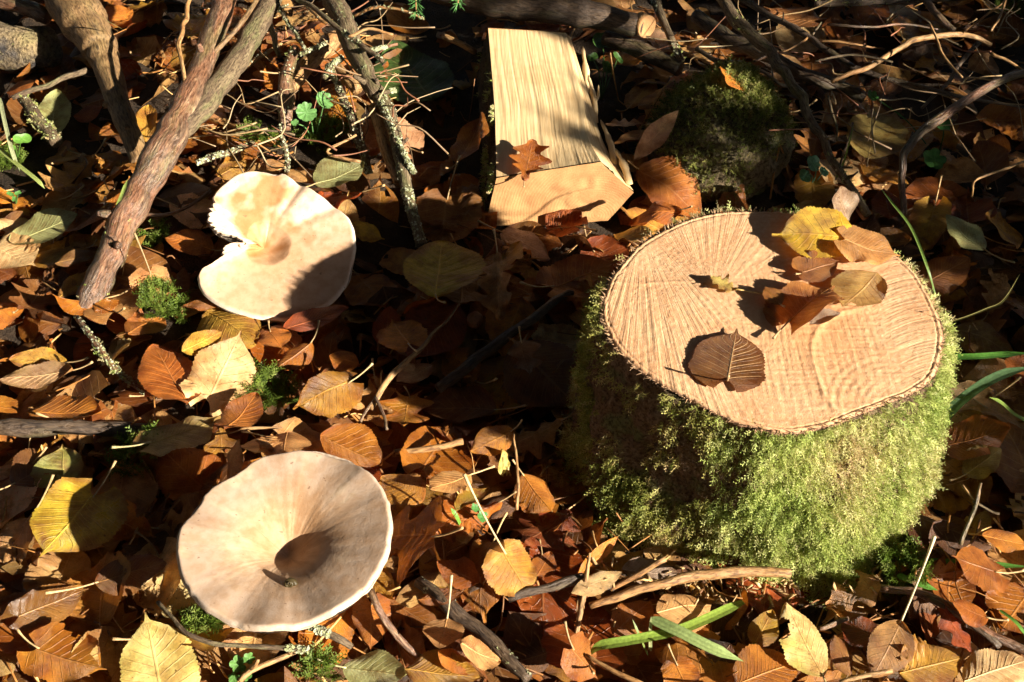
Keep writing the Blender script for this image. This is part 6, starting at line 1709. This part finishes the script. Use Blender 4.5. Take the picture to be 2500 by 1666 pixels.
for k, (x, y, r, h, cr, lab) in enumerate(TREES):
    if math.hypot(x, y) < 1.4: x, y = x * 1.3 - 0.2, y * 1.3 + 0.5
    wood_tree(lab, x, y, r, h, cr, 400 + k)

# thickets between the trees close the view to the horizon
SIDES = ['behind the forked branch', 'behind the lichen-covered branch', 'behind the split log', 'beyond the mossy stone', 'beyond the bramble stem', 'beside the bitten grass blade', 'on the sunny side past the added shade trunk',
         'left of the sun gap', 'at the back of the viewer', 'beyond the yellow-green blotched leaf', 'past the dark lying stick', 'past the decayed chunk of wood']
for k, side in enumerate(SIDES):
    rng = np.random.default_rng(600 + k)
    a = math.radians(125 - k * 30)
    O = np.array([math.cos(a) * 4.1, 0.1 + math.sin(a) * 4.1, 0.0])
    root = thing('thicket_shrub', 'tall brown-leaved thicket shrub ' + side, 'shrub', O, 'thicket around the clearing')
    n = 1400
    t = np.array([-math.sin(a), math.cos(a), 0]); ra = np.array([math.cos(a), math.sin(a), 0])
    c = O + np.outer(rng.normal(size=n) * 0.75, t) + np.outer(rng.normal(size=n) * 0.35, ra) + np.column_stack([np.zeros(n), np.zeros(n), np.abs(rng.beta(1.1, 1.3, n)) * 4.2])
    d = c - np.array([0.0, 0.1, 0.0]); off = d - np.outer(d @ SUN, SUN)
    c = c[np.linalg.norm(off, axis=1) > 0.9]
    for j in range(7):
        e = c[rng.integers(0, len(c))]
        b0_ = O + np.array([rng.normal() * 0.2, rng.normal() * 0.2, -0.03])
        v, f = tube_np(smooth_path([b0_, b0_ * 0.5 + e * 0.5 + np.array([0, 0, 0.2]), e], 10), np.linspace(0.03, 0.006, 10), 7, 0.1, k)
        obj('stem', mesh_np('stem', v - O, f, bark=v), M['bark_grey'], root)
    v, f, cc_ = leaf_cards(c, 0.14, rng, 0.1)
    tag(obj('foliage', mesh_np('foliage', v - O, f, colr=cc_, smooth=False), M['foliage'], root), kind='stuff')

GAPS = [(1583, 65, .044, .032), (2250, 92, .07, .026), (2160, 140, .062, .022), (2335, 83, .07, .024), (2204, 430, .034, .022), (2300, 285, .064, .022), (2130, 66, .082, .02), (2060, 490, .06, .03), (1930, 20, .05, .03), (2100, 178, .056, .02), (1800, 200, .08, .022)]
def bush(label, windows, seed, leaf=0.026):
    """unseen leafy shrub added on the sunny side to cast shade; windows: (a0,a1,b0,b1,t0,t1,n) across the light"""
    rng = np.random.default_rng(seed)
    pts = []
    for (a0, a1, b0, b1, t0, t1, n) in windows:
        a, b, t = rng.uniform(a0, a1, n), rng.uniform(b0, b1, n), rng.uniform(t0, t1, n)
        h = (b + t * math.sin(SUN_EL)) / math.cos(SUN_EL)
        p = a[:, None] * NPERP + t[:, None] * SUNH + h[:, None] * np.array([0, 0, 1.0])
        pts.append(p[h > 0.02])
    c = np.vstack(pts)
    for (u, v_, z, rr_) in GAPS:            # foliage cleared so that chosen spots catch the sun
        d = c - P(u, v_, z)
        off = d - np.outer(d @ SUN, SUN)
        c = c[np.linalg.norm(off, axis=1) > rr_]
    O = np.array([c[:, 0].mean(), c[:, 1].mean(), 0.0])
    root = thing('added_shade_bush', label, 'bush', O)
    for k in range(26):
        e = c[rng.integers(0, len(c))]
        b0_ = O + np.array([rng.normal() * 0.12, rng.normal() * 0.12, -0.02])
        v, f = tube_np(smooth_path([b0_, b0_ * 0.5 + e * 0.5 + np.array([0, 0, 0.06]), e], 12), np.linspace(0.009, 0.002, 12), 6, 0.1, seed + k)
        obj('stem', mesh_np('stem', v - O, f, bark=v), M['bark_grey'], root)
    v, f, cc_ = leaf_cards(c, leaf, rng, 0.2)
    tag(obj('foliage', mesh_np('foliage', v - O, f, colr=cc_, smooth=False), M['foliage'], root), kind='stuff')
bush('unseen leafy bush added to shade the twigs beyond the stump', [(.325, 1.2, -.42, .26, 1.25, 1.9, 3600), (.20, .325, -.38, .075, 1.2, 1.6, 420)], 71)  # out of view, added and shaped to throw dappled shade on the far twigs
# unseen trunk added on the sunny side to darken the floor by the stump
q0 = NPERP * 0.02 + SUNH * 1.25; q1 = NPERP * 0.95 + SUNH * 1.35
rt = 0.2
zc = (1.25 * math.sin(SUN_EL) - 0.112) / math.cos(SUN_EL) - rt
pth = smooth_path([q0 + np.array([0, 0, zc]), 0.5 * (q0 + q1) + np.array([0.03, 0, zc + .01]), q1 + np.array([0, 0, zc + .02])], 60)
v, f = tube_np(pth, np.linspace(rt, rt * 1.15, 60), 40, 0.07, 9)
O = np.array([q0[0], q0[1], 0.0])
root = thing('added_shade_trunk', 'unseen thick fallen trunk added to shade the floor beside the stump', 'tree trunk', O)
obj('trunk', mesh_np('trunk', v - O, f, bark=v), M['bark_dark'], root)
k = np.random.default_rng(3)
i = k.integers(0, len(v) - 2, 6000)
nn = v[i] - pth[np.minimum(i // 40, 59)]; nn /= np.linalg.norm(nn, axis=1)[:, None]
ok = nn[:, 2] > 0.1
vv, ff, cc_ = moss_np(v[i][ok] + k.normal(size=(ok.sum(), 3)) * 0.01, nn[ok], k.uniform(0.01, 0.035, ok.sum()), k, 0.2, 0.8, moss_cols(ok.sum(), k))
tag(obj('moss', mesh_np('moss', vv - O, ff, colr=cc_), M['moss'], root), kind='stuff')
